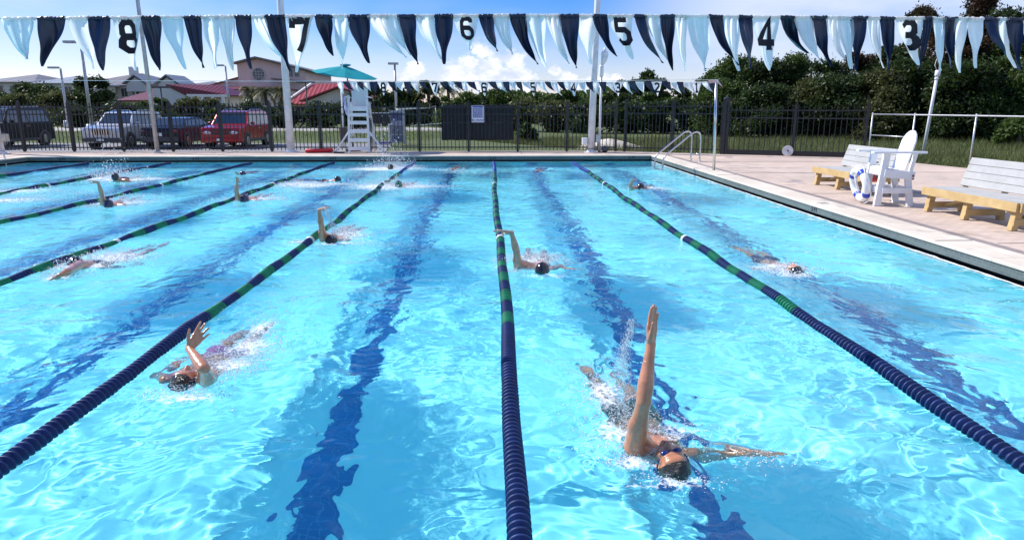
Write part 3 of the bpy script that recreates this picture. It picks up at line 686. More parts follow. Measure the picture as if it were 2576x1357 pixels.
    if not nohair: hair_mesh(hc, hr, hf, hup, s, M_hair if hair == 'hair' else M_cap[hair], t, hair != 'hair')
    b = MB(); b.ell(N_ + f * .51 * s - u * .01 * s, (r * .158 * s, u * .106 * s, f * .115 * s), 24, 14)
    for h0, kn in hips: b.tube([h0 - f * .03 * s, h0.lerp(kn, .45)], [.091 * s, .078 * s], 18)
    if suit == 'full':
        b.ell(N_ + f * .15 * s, (r * .164 * s, u * .104 * s, f * .16 * s), 24, 14); b.ell(N_ + f * .33 * s, (r * .134 * s, u * .09 * s, f * .18 * s), 24, 14)
    voxel(b, 'swimsuit', M_suit['black' if suit == 'full' else suit], max(.008, vox), 2, t)
    if goggles:
        g = MB()
        for sx in (-1, 1):
            pc = hc + (hr * sx * .033 + hf * .082 + hup * .010) * s; g.ell(pc, (hr * .025 * s, hf * .015 * s, hup * .018 * s), 16, 10)
        g.tube([hc + (hr * -.012 + hf * .094 + hup * .010) * s, hc + (hr * .012 + hf * .094 + hup * .010) * s], .004 * s, 8)
        pts = []
        for i in range(31):
            a = R(-52 + (360 - 76) * i / 30 + 0); a = R(50) + (2 * math.pi - R(100)) * i / 30
            pts.append(hc + (hr * math.sin(a) * .086 + hf * (-.012 + math.cos(a) * .104) + hup * (.012 + .018 * math.sin(math.pi * i / 30))) * s)
        g.tube(pts, .0045 * s, 6); g.build('goggles', M_gog, t, smooth=True)
        m = MB(); m.ell(hc + (hf * .0925 - hup * .058) * s, (hr * .019 * s, hf * .009 * s, hup * .004 * s)); m.ell(hc + (hf * .089 - hup * .067) * s, (hr * .017 * s, hf * .009 * s, hup * .005 * s)); m.build('mouth', M_lips, t, smooth=True)
    SWIM.append((Nk.x, Nk.y, chop, .40)); SWIM.append((Hc.x, Hc.y, chop, .30)); m_ = Nk + Fd * .5; SWIM.append((m_.x, m_.y, chop * .8, .40)); m_ = Nk + Fd * 1.1; SWIM.append((m_.x, m_.y, chop * .8, .4))
    return t
swimmer('swimmer nearest the camera on the back, tanned arm stretched straight up, blue goggles', (1690, 1166), (1500, 935), [(1619, 1010), (1638, 862), (1644, 763)], side=-1, s=1.0, vox=.0045, hz=-.005,
        shoulder=(1596, 1122), sz=.03, pref=(True, True), goggles=True, suit='green', turn=R(10), depth=.05, headtilt=-.34, lens=(.30, .30),
        handspec=dict(nrm=(.66, -.75, 0), side=-1, curl=.07, spread=.015, thumb=(.45, .45)), other=[(1790, 1190, -.24), (1900, 1180, -.17), (1985, 1140, .03)], chop=1.3)
swimmer('swimmer in left foreground on the back, open hand with spread fingers lifted, magenta trunks', (466, 962), (672, 815), [(512, 926), (476, 876), (516, 823)], side=1, s=.98, vox=.0045, hz=-.03,
        shoulder=(522, 958), sz=.0, pref=(True, False), suit='purple', skin=M_skin, lens=(.29, .27), tip=False, handspec=dict(nrm=(.4, -.8, -.1), side=-1, curl=.06, spread=.15, thumb=(.9, .3)), chop=1.2,
        headtilt=.02)
swimmer('swimmer with dark cap right of the straight lane rope, wrist bent left over it', (1364, 679), (1352, 600), [(1299, 632), (1287, 585), (1246, 577)], side=-1, s=1.0, vox=.008, hair='black', hz=.01,
        shoulder=(1304, 671), sz=.02, pref=(True, True), skin=M_skin2, handspec=dict(nrm=(0, -.3, -1), side=-1, curl=.10, spread=.10), other=[(1400, 684, -.08), (1425, 682, -.03), (1445, 680, -.02)], headtilt=.2)
swimmer('sunburnt swimmer beyond the left foreground one, arm up with wrist hooked right', (836, 604), (905, 578), [(808, 565), (802, 528), (821, 519)], side=-1, s=1.0, vox=.009, hz=.0, shoulder=(813, 600), sz=.02, pref=(True, True),
        handspec=dict(nrm=(.2, 0, -1), curl=.1), other=[(850, 600, -.1), (870, 592, -.1), (880, 590, -.1)], hair='hair')
swimmer('face down swimmer in dark full suit at left, arm reaching to lower left', (196, 669), (318, 645), [(172, 682, .07), (150, 692, .06), (138, 700, .0)], face=-1, side=-1, s=.98, vox=.009, hz=-.03, shoulder=(200, 667), sz=.04, depth=-.045, suit='full', flat=.14,
        hair='black', handspec=dict(nrm=(0, 0, -1)), tip=False, chop=1.3, roll=.3)
swimmer('far swimmer with dark cap right of the right lane rope, forearm raised', (1612, 471), (1648, 452), [(1585, 470), (1590, 455), (1594, 449)], side=-1, s=1.0, vox=.012, hair='black', hz=.04, shoulder=(1588, 475), sz=.03, pref=(True, True), headtilt=.2)
swimmer('swimmer at right under the surface, body stretched back to upper left, splash over head', (1998, 686), (1845, 628), None, face=1, side=-1, s=1.0, vox=.009, hz=-.01, depth=.0, suit='navy', hair='black', skin=M_skin2, other=[(1960, 690, -.1), (1930, 690, -.1), (1900, 690, -.1)], flat=.06)
swimmer('swimmer with long pale arm bent left at the wrist above the second rope', (275, 515), (350, 500), [(256, 488), (247, 459), (227, 453)], side=-1, s=1.0, vox=.011, hair='navy', hz=.03, shoulder=(260, 513), sz=.03, pref=(True, True), skin=M_skin2, handspec=dict(nrm=(0, -.2, -1), side=-1), headtilt=.2)
swimmer('swimmer with vertical arm and dark cap touching the third rope', (617, 502), (700, 489), [(595, 479), (597, 457), (597, 444)], side=-1, s=1.0, vox=.012, hair='navy', hz=.03, shoulder=(599, 501), sz=.03, pref=(True, True), skin=M_skin2, headtilt=.2)
swimmer('far swimmer lying low with only one open hand raised', (612, 438), (668, 433), [(601, 441), (596, 437), (590, 430)], side=-1, s=1.0, vox=.014, hair='navy', hz=-.0, sz=.02, skin=M_skin2, pref=(True, True))
swimmer('far swimmer with dark cap rising in a splash at left, face down', (291, 447), (358, 447), None, face=-1, side=-1, s=1.0, vox=.014, hair='black', hz=.12, suit='full', depth=.02, flat=.12, chop=1.4)
swimmer('far face down swimmer with dark back and kick splash at the legs', (846, 455), (790, 464), None, face=-1, side=1, s=1.0, vox=.014, hair='black', hz=-.02, suit='full', depth=-.03, flat=.10, chop=1.2)
swimmer('far swimmer in green cap beside the fourth rope', (1004, 467), (1045, 462), [(985, 466), (977, 468), (972, 470)], face=-1, side=-1, s=1.0, vox=.012, hair='green', hz=.04, suit='green', sz=.04, chop=1.3)
swimmer('farthest swimmer, head in a tall splash near the far wall', (983, 423), (1002, 415), None, face=-1, side=-1, s=1.0, vox=.015, hair='hair', hz=.03, chop=1.2)
swimmer('submerged swimmer in the lane left of the straight rope near the far wall', (1136, 433), (1168, 424), None, face=1, side=-1, s=1.0, vox=.015, hz=-.08, skin=M_skin, flat=-.02)
swimmer('submerged swimmer right of the straight rope near the far wall', (1352, 436), (1376, 426), None, face=1, side=-1, s=1.0, vox=.015, hz=-.06, skin=M_skin, flat=.0)
# ---------------------------------------------------------------- water surface
def wave_fn():
    r = np.random.default_rng(21)
    def comps(n, l0, l1, slope, p=.0):
        lam = np.exp(r.uniform(math.log(l0), math.log(l1), n)); th = r.uniform(0, 2 * math.pi, n); ph = r.uniform(0, 2 * math.pi, n)
        return [(6.2832 / l, math.cos(a), math.sin(a), q, slope * math.sqrt(2 / n) * (l / l1) ** p) for l, a, q in zip(lam, th, ph)]
    big = comps(30, .8, 2.6, .042); mid = comps(60, .15, .62, .031, .25); fine = comps(40, .10, .22, .012); chop = comps(44, .08, .26, .23)
    env = comps(14, 2.2, 6.5, 1.0)
    def S(cs, X, Y, warp=0):
        Z = np.zeros_like(X)
        for k, cx, sy, ph, sl in cs: Z += sl / k * np.sin(k * (X * cx + Y * sy) + ph)
        return Z
    def E(X, Y):
        Z = np.zeros_like(X)
        for k, cx, sy, ph, sl in env: Z += np.sin(k * (X * cx + Y * sy) + ph)
        return 1 / (1 + np.exp(-Z / 2.6 * 1.6))
    def f(X, Y):
        e = E(X, Y)
        # the near water between the left and middle rope lies calmer
        calm = np.exp(-(((X + 1.0) / 1.0) ** 2 + ((Y - 3.2) / 1.7) ** 2))
        wx = X + .25 * np.sin(Y * 1.7 + 1) ; wy = Y + .25 * np.sin(X * 1.3)
        Z = S(big, X, Y) * (.6 + .5 * e) + S(mid, wx, wy) * (.45 + .9 * e) * (1 - .5 * calm)
        far = np.clip((Y - 4.0) / 3.5, 0, 1)
        Z += S(fine, wx, wy) * (.10 + .9 * e * (.3 + .7 * far)) * (1 - .85 * calm)
        c = np.zeros_like(X)
        for x, y, a, s in SWIM: c = np.maximum(c, a * np.exp(-((X - x) ** 2 + (Y - y) ** 2) / (s * s)))
        Z += S(chop, X, Y) * c
        for x, y, a, s in SWIM[::4]:
            d = np.sqrt((X - x) ** 2 + (Y - y) ** 2); Z += .0012 * a * np.sin(d * 2 * math.pi / .16) * np.exp(-d / .55) * (d > .15)
        for px, py, l, a in ((1850, 1225, .05, .0016), (1905, 1232, .06, .0014), (1780, 1240, .05, .0014)):
            q = U(px, py); d = np.sqrt((X - q.x) ** 2 + (Y - q.y) ** 2); Z += a * np.sin(d * 2 * math.pi / l) * np.exp(-(d / (l * 3.2)) ** 2)
        return Z
    return f
zf = wave_fn()
ys = [PY0]
while ys[-1] < PY1: ys.append(ys[-1] + (.014 if 2.3 < ys[-1] < 4.6 else .05 if ys[-1] < 2.3 else max(.014, .0042 * (ys[-1] - 1.0))))
ys[-1] = PY1; ys = np.array(ys)
xs = []; x = PX0
while x < PX1: xs.append(x); x += .016 if -3.2 < x < 4.0 else min(.045, .016 + .006 * (abs(x - .4) - 3.4))
xs.append(PX1); xs = np.array(xs)
X, Y = np.meshgrid(xs, ys); Z = zf(X, Y)
edge = np.minimum(np.minimum(X - PX0, PX1 - X), np.minimum(Y - PY0, PY1 - Y)); Z *= np.clip(.35 + edge * 2, 0, 1)
n = len(xs); mm_ = len(ys); ii = np.arange(n - 1)[None] + np.arange(mm_ - 1)[:, None] * n
def water_mat():
    m = bpy.data.materials.new('pool_water'); m.use_nodes = True; b = m.node_tree.nodes['Principled BSDF']
    b.inputs['Roughness'].default_value = 0; b.inputs['Transmission Weight'].default_value = 1; b.inputs['IOR'].default_value = 1.333; b.inputs['Base Color'].default_value = (.90, 1, 1, 1)
    nt = m.node_tree; N = nt.nodes; L = nt.links; tc = N.new('ShaderNodeTexCoord'); acc = None
    sp = N.new('ShaderNodeSeparateXYZ'); L.new(tc.outputs['Object'], sp.inputs[0]); mr = N.new('ShaderNodeMapRange'); L.new(sp.outputs[1], mr.inputs[0]); mr.inputs[1].default_value = 3.4; mr.inputs[2].default_value = 7.5; mr.inputs[3].default_value = .10; mr.inputs[4].default_value = 1.35; mr.inputs[2].default_value = 9.0
    pn = N.new('ShaderNodeTexNoise'); pn.inputs['Scale'].default_value = .45; pn.inputs['Detail'].default_value = 3; L.new(tc.outputs['Object'], pn.inputs['Vector']); pr = N.new('ShaderNodeMapRange'); L.new(pn.outputs['Fac'], pr.inputs[0]); pr.inputs[1].default_value = .38; pr.inputs[2].default_value = .62; pr.inputs[3].default_value = .35; pr.inputs[4].default_value = 1.0
    mk = N.new('ShaderNodeMath'); mk.operation = 'MULTIPLY'; L.new(mr.outputs[0], mk.inputs[0]); L.new(pr.outputs[0], mk.inputs[1])
    lb = N.new('ShaderNodeTexNoise'); lb.inputs['Scale'].default_value = 2.5; lb.inputs['Detail'].default_value = 1.5; lb.inputs['Distortion'].default_value = .8; L.new(tc.outputs['Object'], lb.inputs['Vector'])
    b0 = N.new('ShaderNodeBump'); b0.inputs['Strength'].default_value = 1; b0.inputs['Distance'].default_value = .046; L.new(lb.outputs['Fac'], b0.inputs['Height']); acc = b0.outputs[0]
    for sc_, dist, det in ((5.5, .020, 3), (17, .0085, 3)):
        wn = N.new('ShaderNodeTexNoise'); wn.inputs['Scale'].default_value = sc_; wn.inputs['Detail'].default_value = det; wn.inputs['Distortion'].default_value = .6; L.new(tc.outputs['Object'], wn.inputs['Vector'])
        bp = N.new('ShaderNodeBump'); L.new(mk.outputs[0], bp.inputs['Strength']); bp.inputs['Distance'].default_value = dist; L.new(wn.outputs['Fac'], bp.inputs['Height'])
        if acc is not None: L.new(acc, bp.inputs['Normal'])
        acc = bp.outputs[0]
    L.new(acc, b.inputs['Normal'])
    return m
M_water = water_mat()
wo = struct(np_obj('water', np.stack([X, Y, Z], -1).reshape(-1, 3), np.stack([ii, ii + 1, ii + 1 + n, ii + n], -1).reshape(-1, 4), M_water, True))
wo.cycles.is_caustics_caster = True
def zat(x, y): return float(zf(np.array([[x]]), np.array([[y]]))[0, 0])
# white lap line where the water slaps the lip
b = MB(); rr = random.Random(4); y = 3.0
pts = []
while y < PY1 - .1: pts.append((PX1 + .012 + .012 * math.sin(y * 7) * rr.random(), y, .006 + .006 * rr.random())); y += .07
b.tube(pts, [.004 + .010 * abs(mnoise.noise(Vector((p[1] * 3, 0, 0)))) for p in pts], 6)
M_foam = mat('foam', (.82, .87, .90), .35, var=.05)
tag(b.build('foam_line', M_foam, smooth=True), 'thin white line of foam lapping along the right gutter', 'foam', kind='stuff')
# ---------------------------------------------------------------- splashes
def drop_mat():
    m = bpy.data.materials.new('water_drops'); m.use_nodes = True; b = m.node_tree.nodes['Principled BSDF']
    b.inputs['Base Color'].default_value = (.92, .97, 1, 1); b.inputs['Roughness'].default_value = .12; b.inputs['Transmission Weight'].default_value = .30; b.inputs['IOR'].default_value = 1.33
    return m
M_drop = drop_mat()
ICO_V = np.array([(0, 0, 1), (.894, 0, .447), (.276, .851, .447), (-.724, .526, .447), (-.724, -.526, .447), (.276, -.851, .447), (.724, .526, -.447), (-.276, .851, -.447), (-.894, 0, -.447), (-.276, -.851, -.447), (.724, -.526, -.447), (0, 0, -1)])
ICO_F = np.array([(0, 1, 2), (0, 2, 3), (0, 3, 4), (0, 4, 5), (0, 5, 1), (1, 6, 2), (2, 7, 3), (3, 8, 4), (4, 9, 5), (5, 10, 1), (6, 7, 2), (7, 8, 3), (8, 9, 4), (9, 10, 5), (10, 6, 1), (11, 7, 6), (11, 8, 7), (11, 9, 8), (11, 10, 9), (11, 6, 10)])
def drops(name, P, rad, label, stretch=None, m=None):
    P = np.array(P); rad = np.array(rad)[:, None, None]; n = len(P)
    V = ICO_V[None] * rad
    if stretch is not None: V = V * np.array(stretch)[:, None, :]
    V = (V + P[:, None, :]).reshape(-1, 3); Fc = (ICO_F[None] + (np.arange(n) * 12)[:, None, None]).reshape(-1, 3)
    return tag(np_obj(name, V, Fc, m or M_drop, True), label, 'splash', kind='stuff')
def splash(label, spots, seed, n=500, rmin=.0022, rmax=.009):
    """spots: (px, py, spread_x, spread_y, height, weight) on the water"""
    g = np.random.default_rng(seed); P = []; Rr = []; St = []
    tot = sum(s[5] for s in spots)
    for px, py, sx, sy, h, w in spots:
        c = U(px, py)
        k = int(n * 4.0 * w / tot)
        xx = c.x + g.normal(0, sx, k); yy = c.y + g.normal(0, sy, k); zz = zf(xx[None], yy[None])[0]
        d = np.exp(-(((xx - c.x) / sx) ** 2 + ((yy - c.y) / sy) ** 2) * .35)
        up = g.exponential(.30, k) * h * d * (g.random(k) < .6)
        D_ = math.hypot(c.x, c.y); rmax = .0008 + .00056 * D_; rmin = rmax * .28; rr = rmin + (rmax - rmin) * g.random(k) ** 3
        flat = up < .01
        for a, e, z, u_, r_, fl in zip(xx, yy, zz, up, rr, flat):
            P.append((a, e, z + u_ + r_ * .3)); Rr.append(r_ * (1.5 if fl else 1)); St.append((g.uniform(1, 2.2), g.uniform(1, 1.8), .4) if fl else (g.uniform(.7, 1.6), g.uniform(.7, 1.6), g.uniform(.8, 2.6)))
    return drops('splash', P, Rr, label, St)
def foam_mat():
    m = bpy.data.materials.new('lacy_foam'); m.use_nodes = True; nt = m.node_tree; N = nt.nodes; L = nt.links; b = N['Principled BSDF']; b.inputs['Base Color'].default_value = (.90, .96, 1, 1); b.inputs['Roughness'].default_value = .3
    tc = N.new('ShaderNodeTexCoord'); at = N.new('ShaderNodeAttribute'); at.attribute_name = 'fade'; nz = N.new('ShaderNodeTexNoise'); nz.inputs['Scale'].default_value = 13; nz.inputs['Detail'].default_value = 10; nz.inputs['Roughness'].default_value = .72; nz.inputs['Distortion'].default_value = 1.2; L.new(tc.outputs['Object'], nz.inputs[0])
    vo = N.new('ShaderNodeTexVoronoi'); vo.feature = 'DISTANCE_TO_EDGE'; vo.inputs['Scale'].default_value = 22; L.new(tc.outputs['Object'], vo.inputs['Vector'])
    ad = N.new('ShaderNodeMath'); ad.operation = 'ADD'; L.new(nz.outputs['Fac'], ad.inputs[0]); L.new(at.outputs['Fac'], ad.inputs[1])
    v2 = N.new('ShaderNodeMath'); v2.operation = 'MULTIPLY_ADD'; L.new(vo.outputs['Distance'], v2.inputs[0]); v2.inputs[1].default_value = -.55; L.new(ad.outputs[0], v2.inputs[2])
    mr = N.new('ShaderNodeMapRange'); L.new(v2.outputs[0], mr.inputs[0]); mr.inputs[1].default_value = .50; mr.inputs[2].default_value = .72; mr.inputs[4].default_value = .85; L.new(mr.outputs[0], b.inputs['Alpha'])
    return m
M_lace = foam_mat()
def film(label, spots, seed):
    """thin lacy foam lying on the waves: (px, py, rx, ry, strength)"""
    VV = []; QQ = []; FF = []; n0 = 0
    for px, py, rx, ry, st in spots:
        c = U(px, py); cell = .02 + .0012 * math.hypot(c.x, c.y); gx = np.arange(-rx * 1.5, rx * 1.5, cell); gy = np.arange(-ry * 1.5, ry * 1.5, cell); X, Y = np.meshgrid(gx, gy); r = np.sqrt((X / rx) ** 2 + (Y / ry) ** 2)
        fade = st * (.285 - .38 * r ** 1.2); Z = zf(X + c.x, Y + c.y) + .006 + .014 * np.clip(1 - r, 0, 1) * np.abs(np.sin(X * 31 + seed + np.sin(Y * 23) * 2) * np.sin(Y * 37 + np.sin(X * 19) * 2)) * st; n = len(gx); m = len(gy); i = np.arange(n - 1)[None] + np.arange(m - 1)[:, None] * n
        VV.append(np.stack([X + c.x, Y + c.y, Z], -1).reshape(-1, 3)); QQ.append(np.stack([i, i + 1, i + 1 + n, i + n], -1).reshape(-1, 4) + n0); FF.append(fade.ravel()); n0 += n * m
    o = np_obj('foam_film', np.concatenate(VV), np.concatenate(QQ), M_lace, True); at = o.data.attributes.new('fade', 'FLOAT', 'POINT'); at.data.foreach_set('value', np.concatenate(FF).astype(np.float32))
    o.location = (0, 0, 0); return tag(o, label, 'foam', kind='stuff')
def sheet_drops(label, path, seed, n, spread, rmax=.007):
    """falling water: thin broken strands with beads between them"""
    g = np.random.default_rng(seed); P = []; Rr = []; St = []; D_ = path[0].y; k_ = .0006 + .00030 * D_
    for _ in range(n * 2):
        t = g.random() ** .8 * (len(path) - 1); i = min(int(t), len(path) - 2); f = t - i; p = path[i].lerp(path[i + 1], f); w = spread * (.35 + t / (len(path) - 1))
        P.append((p.x + g.normal(0, w), p.y + g.normal(0, w), max(0, p.z + g.normal(0, w * .8)))); Rr.append(k_ * (.35 + g.random() ** 3)); St.append((.8, .8, g.uniform(1, 4)))
    o = drops('splash', P, Rr, label, St, M_drop)
    b = MB(); nl = 26
    for q in range(nl):
        t0 = g.random() * (len(path) - 1.3); L_n = g.uniform(.3, 1.3); pts = []; off = Vector((g.normal(0, spread * .7), g.normal(0, spread * .7), 0)); dr = Vector((g.normal(0, spread * .6), 0, 0))
        for j in range(12):
            t = min(len(path) - 1.001, t0 + L_n * j / 11); i = int(t); p = path[i].lerp(path[i + 1], t - i) + off * (.4 + t * .5) + dr * (j / 11) ** 2; p.x += .004 * math.sin(j * 1.7 + q); p.z = max(0, p.z); pts.append(p)
        b.tube(pts, [k_ * .55 * (.2 + abs(math.sin(j * 1.3 + q * 2.1))) for j in range(12)], 6)
    s = b.build('strands', M_strand, o, smooth=True, fix=False); return o
M_strand = bpy.data.materials.new('clear_water'); M_strand.use_nodes = True; _b = M_strand.node_tree.nodes['Principled BSDF']; _b.inputs['Roughness'].default_value = .03; _b.inputs['Transmission Weight'].default_value = .7; _b.inputs['IOR'].default_value = 1.33; _b.inputs['Base Color'].default_value = (.93, .98, 1, 1)
film('lacy foam over the nearest swimmer', [(1550, 1080, .20, .22, .9), (1520, 990, .18, .35, .95), (1600, 1160, .18, .10, .9), (1690, 1215, .28, .07, .8), (1700, 1090, .18, .14, .8)], 1)
film('lacy foam round the left foreground swimmer', [(580, 920, .22, .20, 1.15), (625, 870, .24, .34, 1.1), (470, 1000, .30, .10, .85), (655, 825, .16, .3, 1.0)], 2)
film('lacy foam round the dark capped swimmer by the straight rope', [(1340, 660, .3, .3, 1), (1370, 695, .35, .14, .8), (1262, 672, .12, .16, .9)], 3)
film('lacy foam behind the sunburnt swimmer', [(870, 596, .45, .4, 1), (850, 612, .5, .2, .8), (752, 608, .16, .14, 1)], 4)
film('churned foam over the face down swimmer', [(200, 670, .5, .3, 1.05), (285, 648, .6, .6, 1.0), (142, 700, .2, .2, 1.1)], 5)
film('foam over the head of the submerged swimmer', [(1985, 688, .3, .25, 1.05), (1950, 672, .4, .3, .8)], 6)
film('foam patches near the far swimmers', [(300, 510, .9, .6, 1), (640, 501, .9, .5, 1), (275, 449, 1.1, .7, 1.5), (335, 452, 1.5, .6, 1.3), (15, 505, 1.1, .8, 1), (50, 482, 1, .8, .9), (775, 465, 1.1, .7, 1.5), (825, 462, .9, .5, 1), (965, 471, 1.1, .8, 1.45), (1025, 469, 1.1, .7, 1.3), (980, 424, 1.5, .9, 1.5), (950, 426, 1.4, .9, 1.3), (1640, 474, .7, .4, 1)], 7)
splash('fine spray and droplets over the nearest swimmer\'s chest and legs', [(1560, 1095, .14, .14, .10, 3), (1530, 1010, .14, .2, .10, 2.5), (1505, 960, .12, .3, .12, 2), (1700, 1200, .12, .05, .03, 1.0), (1590, 1150, .07, .04, .05, 1.6), (1640, 1140, .06, .05, .05, .8), (1690, 1080, .10, .10, .10, 1.3), (1780, 1110, .2, .15, .08, .8), (1920, 1160, .10, .06, .05, .6)], 1, 1900, .0015, .0065)
sheet_drops('curtain of falling water beside the nearest swimmer\'s raised arm', [UY(1592, 800, 3.62), UY(1570, 880, 3.68), UY(1560, 950, 3.72), UY(1572, 1060, 3.75)], 2, 1500, .028, .0055)
splash('bubbly white spray over the magenta trunks of the left foreground swimmer', [(560, 930, .14, .12, .08, 2), (590, 905, .16, .2, .10, 3), (630, 870, .15, .25, .10, 2), (655, 830, .12, .3, .12, 1.6), (480, 990, .16, .06, .03, 1.2), (420, 985, .12, .06, .02, .5)], 3, 2000, .0018, .008)
splash('small spray round the dark capped swimmer by the straight rope', [(1345, 650, .16, .15, .14, 3), (1310, 680, .12, .06, .08, 1), (1262, 660, .06, .1, .06, .5), (1385, 655, .14, .15, .08, 1)], 4, 900, .002, .011)
splash('spray behind the sunburnt swimmer', [(862, 590, .14, .2, .16, 2.5), (880, 598, .2, .12, .1, 1.5), (760, 608, .10, .08, .06, .6), (900, 612, .3, .08, .04, .6)], 5, 900, .002, .011)
sheet_drops('thin arc of water falling from the sunburnt swimmer\'s hooked hand', [UY(818, 522, 9.0), UY(828, 545, 9.1), UY(838, 572, 9.2), UY(845, 590, 9.3)], 6, 400, .035, .008)
splash('churned water over the face down swimmer at left', [(180, 668, .20, .14, .12, 2.5), (250, 655, .3, .25, .14, 3), (300, 640, .3, .3, .08, 1.5), (142, 698, .10, .08, .08, .8), (165, 690, .15, .1, .06, .8)], 7, 1500, .0025, .014)
splash('spray round the far right capped swimmer', [(1635, 475, .25, .15, .06, 1)], 8, 120, .003, .012)
splash('white burst over the head of the submerged swimmer at right', [(1985, 682, .12, .10, .16, 3), (1950, 675, .25, .2, .06, 1.5), (2005, 692, .08, .06, .1, 1)], 9, 900, .002, .012)
splash('small foam patch behind the long pale arm swimmer', [(310, 508, .35, .3, .12, 2), (335, 500, .3, .3, .1, 1), (262, 519, .3, .1, .06, .7)], 10, 450, .004, .016)
splash('small foam patch behind the vertical arm swimmer', [(640, 500, .35, .25, .12, 2), (672, 496, .4, .3, .06, 1)], 11, 350, .004, .017)
splash('ring of white splash round the dark capped head at far left', [(268, 447, .35, .3, .6, 2.5), (308, 446, .35, .3, .6, 2.5), (345, 452, .6, .3, .08, 1.2), (330, 455, .8, .3, .05, 1)], 12, 1000, .005, .020)
splash('low splash near the left edge of the water', [(12, 505, .5, .5, .10, 1.5), (60, 500, .5, .4, .1, 1), (30, 478, .5, .4, .1, 1), (148, 485, .4, .4, .06, .8)], 13, 500, .004, .017)
splash('white kick splash trailing at left of the dark backed swimmer', [(770, 465, .45, .3, .16, 3), (810, 462, .5, .3, .08, 1.2), (742, 466, .3, .2, .08, .8)], 14, 800, .005, .02)
splash('splash round the green cap', [(965, 470, .5, .4, .3, 3), (1020, 468, .45, .35, .2, 2), (1050, 470, .4, .3, .08, .7)], 15, 1000, .004, .019)
sheet_drops('thin jet of drops standing above the green cap', [UY(998, 440, 15.9), UY(996, 452, 15.9), UY(994, 462, 15.9)], 16, 70, .05, .016)
splash('tall spiky splash by the far wall', [(985, 421, .4, .4, 1.3, 5), (950, 424, .7, .4, .1, 1.5), (1010, 424, .3, .4, .3, 1)], 17, 900, .006, .024)
splash('slight foam above the far submerged swimmer', [(1148, 428, .3, .3, .05, 1)], 18, 60, .005, .014)
splash('scattered light bubbles in the lane left of the nearest rope', [(720, 780, .5, .9, .04, 1), (780, 740, .5, .9, .02, .6)], 19, 260, .002, .006)
# ---------------------------------------------------------------- fences
fence = thing('picket_fence', 'black metal picket fence behind the far end of the pool', 'fence', (0, 26.2, DZ))
def fence_run(p0, p1, parent, h=1.72, post_w=.075, step=1.83, thick_posts=()):
    p0 = Vector((*p0, 0)); p1 = Vector((*p1, 0)); d = p1 - p0; L = d.length; d /= L; n = max(1, int(round(L / step))); st = L / n
    M0 = Matrix.Rotation(math.atan2(d.y, d.x), 4, 'Z')
    pan = MB(); m = 13
    for i in range(m): x = st * (i + .5) / m; pan.box(x - .0115, x + .0115, -.0115, .0115, .05, h); 
    pm = pan.mesh('pickets', M_black); rl = MB(); rl.box(.03, st - .03, -.020, .020, 0, .04); rm = rl.mesh('rail', M_black); qb = MB(); qb.box(-post_w / 2, post_w / 2, -post_w / 2, post_w / 2, -.05, h + .06); qb.prism([(-post_w * .6, h + .06), (post_w * .6, h + .06), (0, h + .09)], -post_w * .6, post_w * .6); qm = qb.mesh('post', M_black)
    for i in range(n + 1):
        pos = p0 + d * st * i; W = Matrix.Translation(pos - Vector((parent.location.x, parent.location.y, 0))) @ M0
        items = [('post', qm)] + ([('picket_panel', pm)] + [('rail', rm, z) for z in (.13, h - .42, h - .17)] if i < n else [])
        for it in items:
            o = bpy.data.objects.new(it[0], it[1]); link(o, parent); o.matrix_local = W @ Matrix.Translation((0, 0, it[2] if len(it) > 2 else 0))
fence_run((-24, 26.25), (4.6, 25.65), fence)
fence_run((4.9, 25.5), (7.95, 23.95), fence, 1.75)
f2 = thing('picket_fence', 'right hand stretch of black picket fence ending at the steel pipe frame', 'fence', (8.1, 23.85, DZ))
fence_run((8.1, 23.9), (11.9, 22.05), f2, 1.62, .085)
b = MB(); b.bar((-.0, .05, .07), (3.8, -1.8, .07), .03, .14); b.build('kick_board', M_black, f2)
gt = thing('gate_post', 'thick black gate post between two stretches of picket fence', 'post', (8.05, 24.0, DZ)); b = MB(); b.box(-.09, .09, -.09, .09, 0, 1.85); b.prism([(-.11, 1.85), (.11, 1.85), (0, 1.92)], -.11, .11); b.build('post', M_black, gt); b = MB(); b.box(-.12, -.09, -.02, .02, .9, 1.05); b.build('hinge', M_steel, gt)
# steel pipe fence at the right
cf = thing('pipe_fence', 'galvanised steel pipe fence frame at the right edge of the deck', 'fence', (12.6, 18.7, DZ))
pp = [(12.0, 21.95), (12.35, 20.3), (12.78, 18.3), (13.05, 15.6), (13.3, 13.0)]
q = [Vector((x - 12.6, y - 18.7, 0)) for x, y in pp]
for p in q: b = MB(); b.tube([p + Vector((0, 0, -.1)), p + Vector((0, 0, 1.36))], .024, 10); b.ball(p + Vector((0, 0, 1.38)), .032); b.build('post', M_galv, cf, smooth=True)
b = MB(); b.tube([p + Vector((0, 0, 1.36)) for p in q], .021, 10); b.build('top_rail', M_galv, cf, smooth=True)
b = MB(); b.tube([q[0] + Vector((0, 0, .72)), q[1] + Vector((0, 0, .72))], .018, 8); b.build('mid_rail', M_galv, cf, smooth=True)
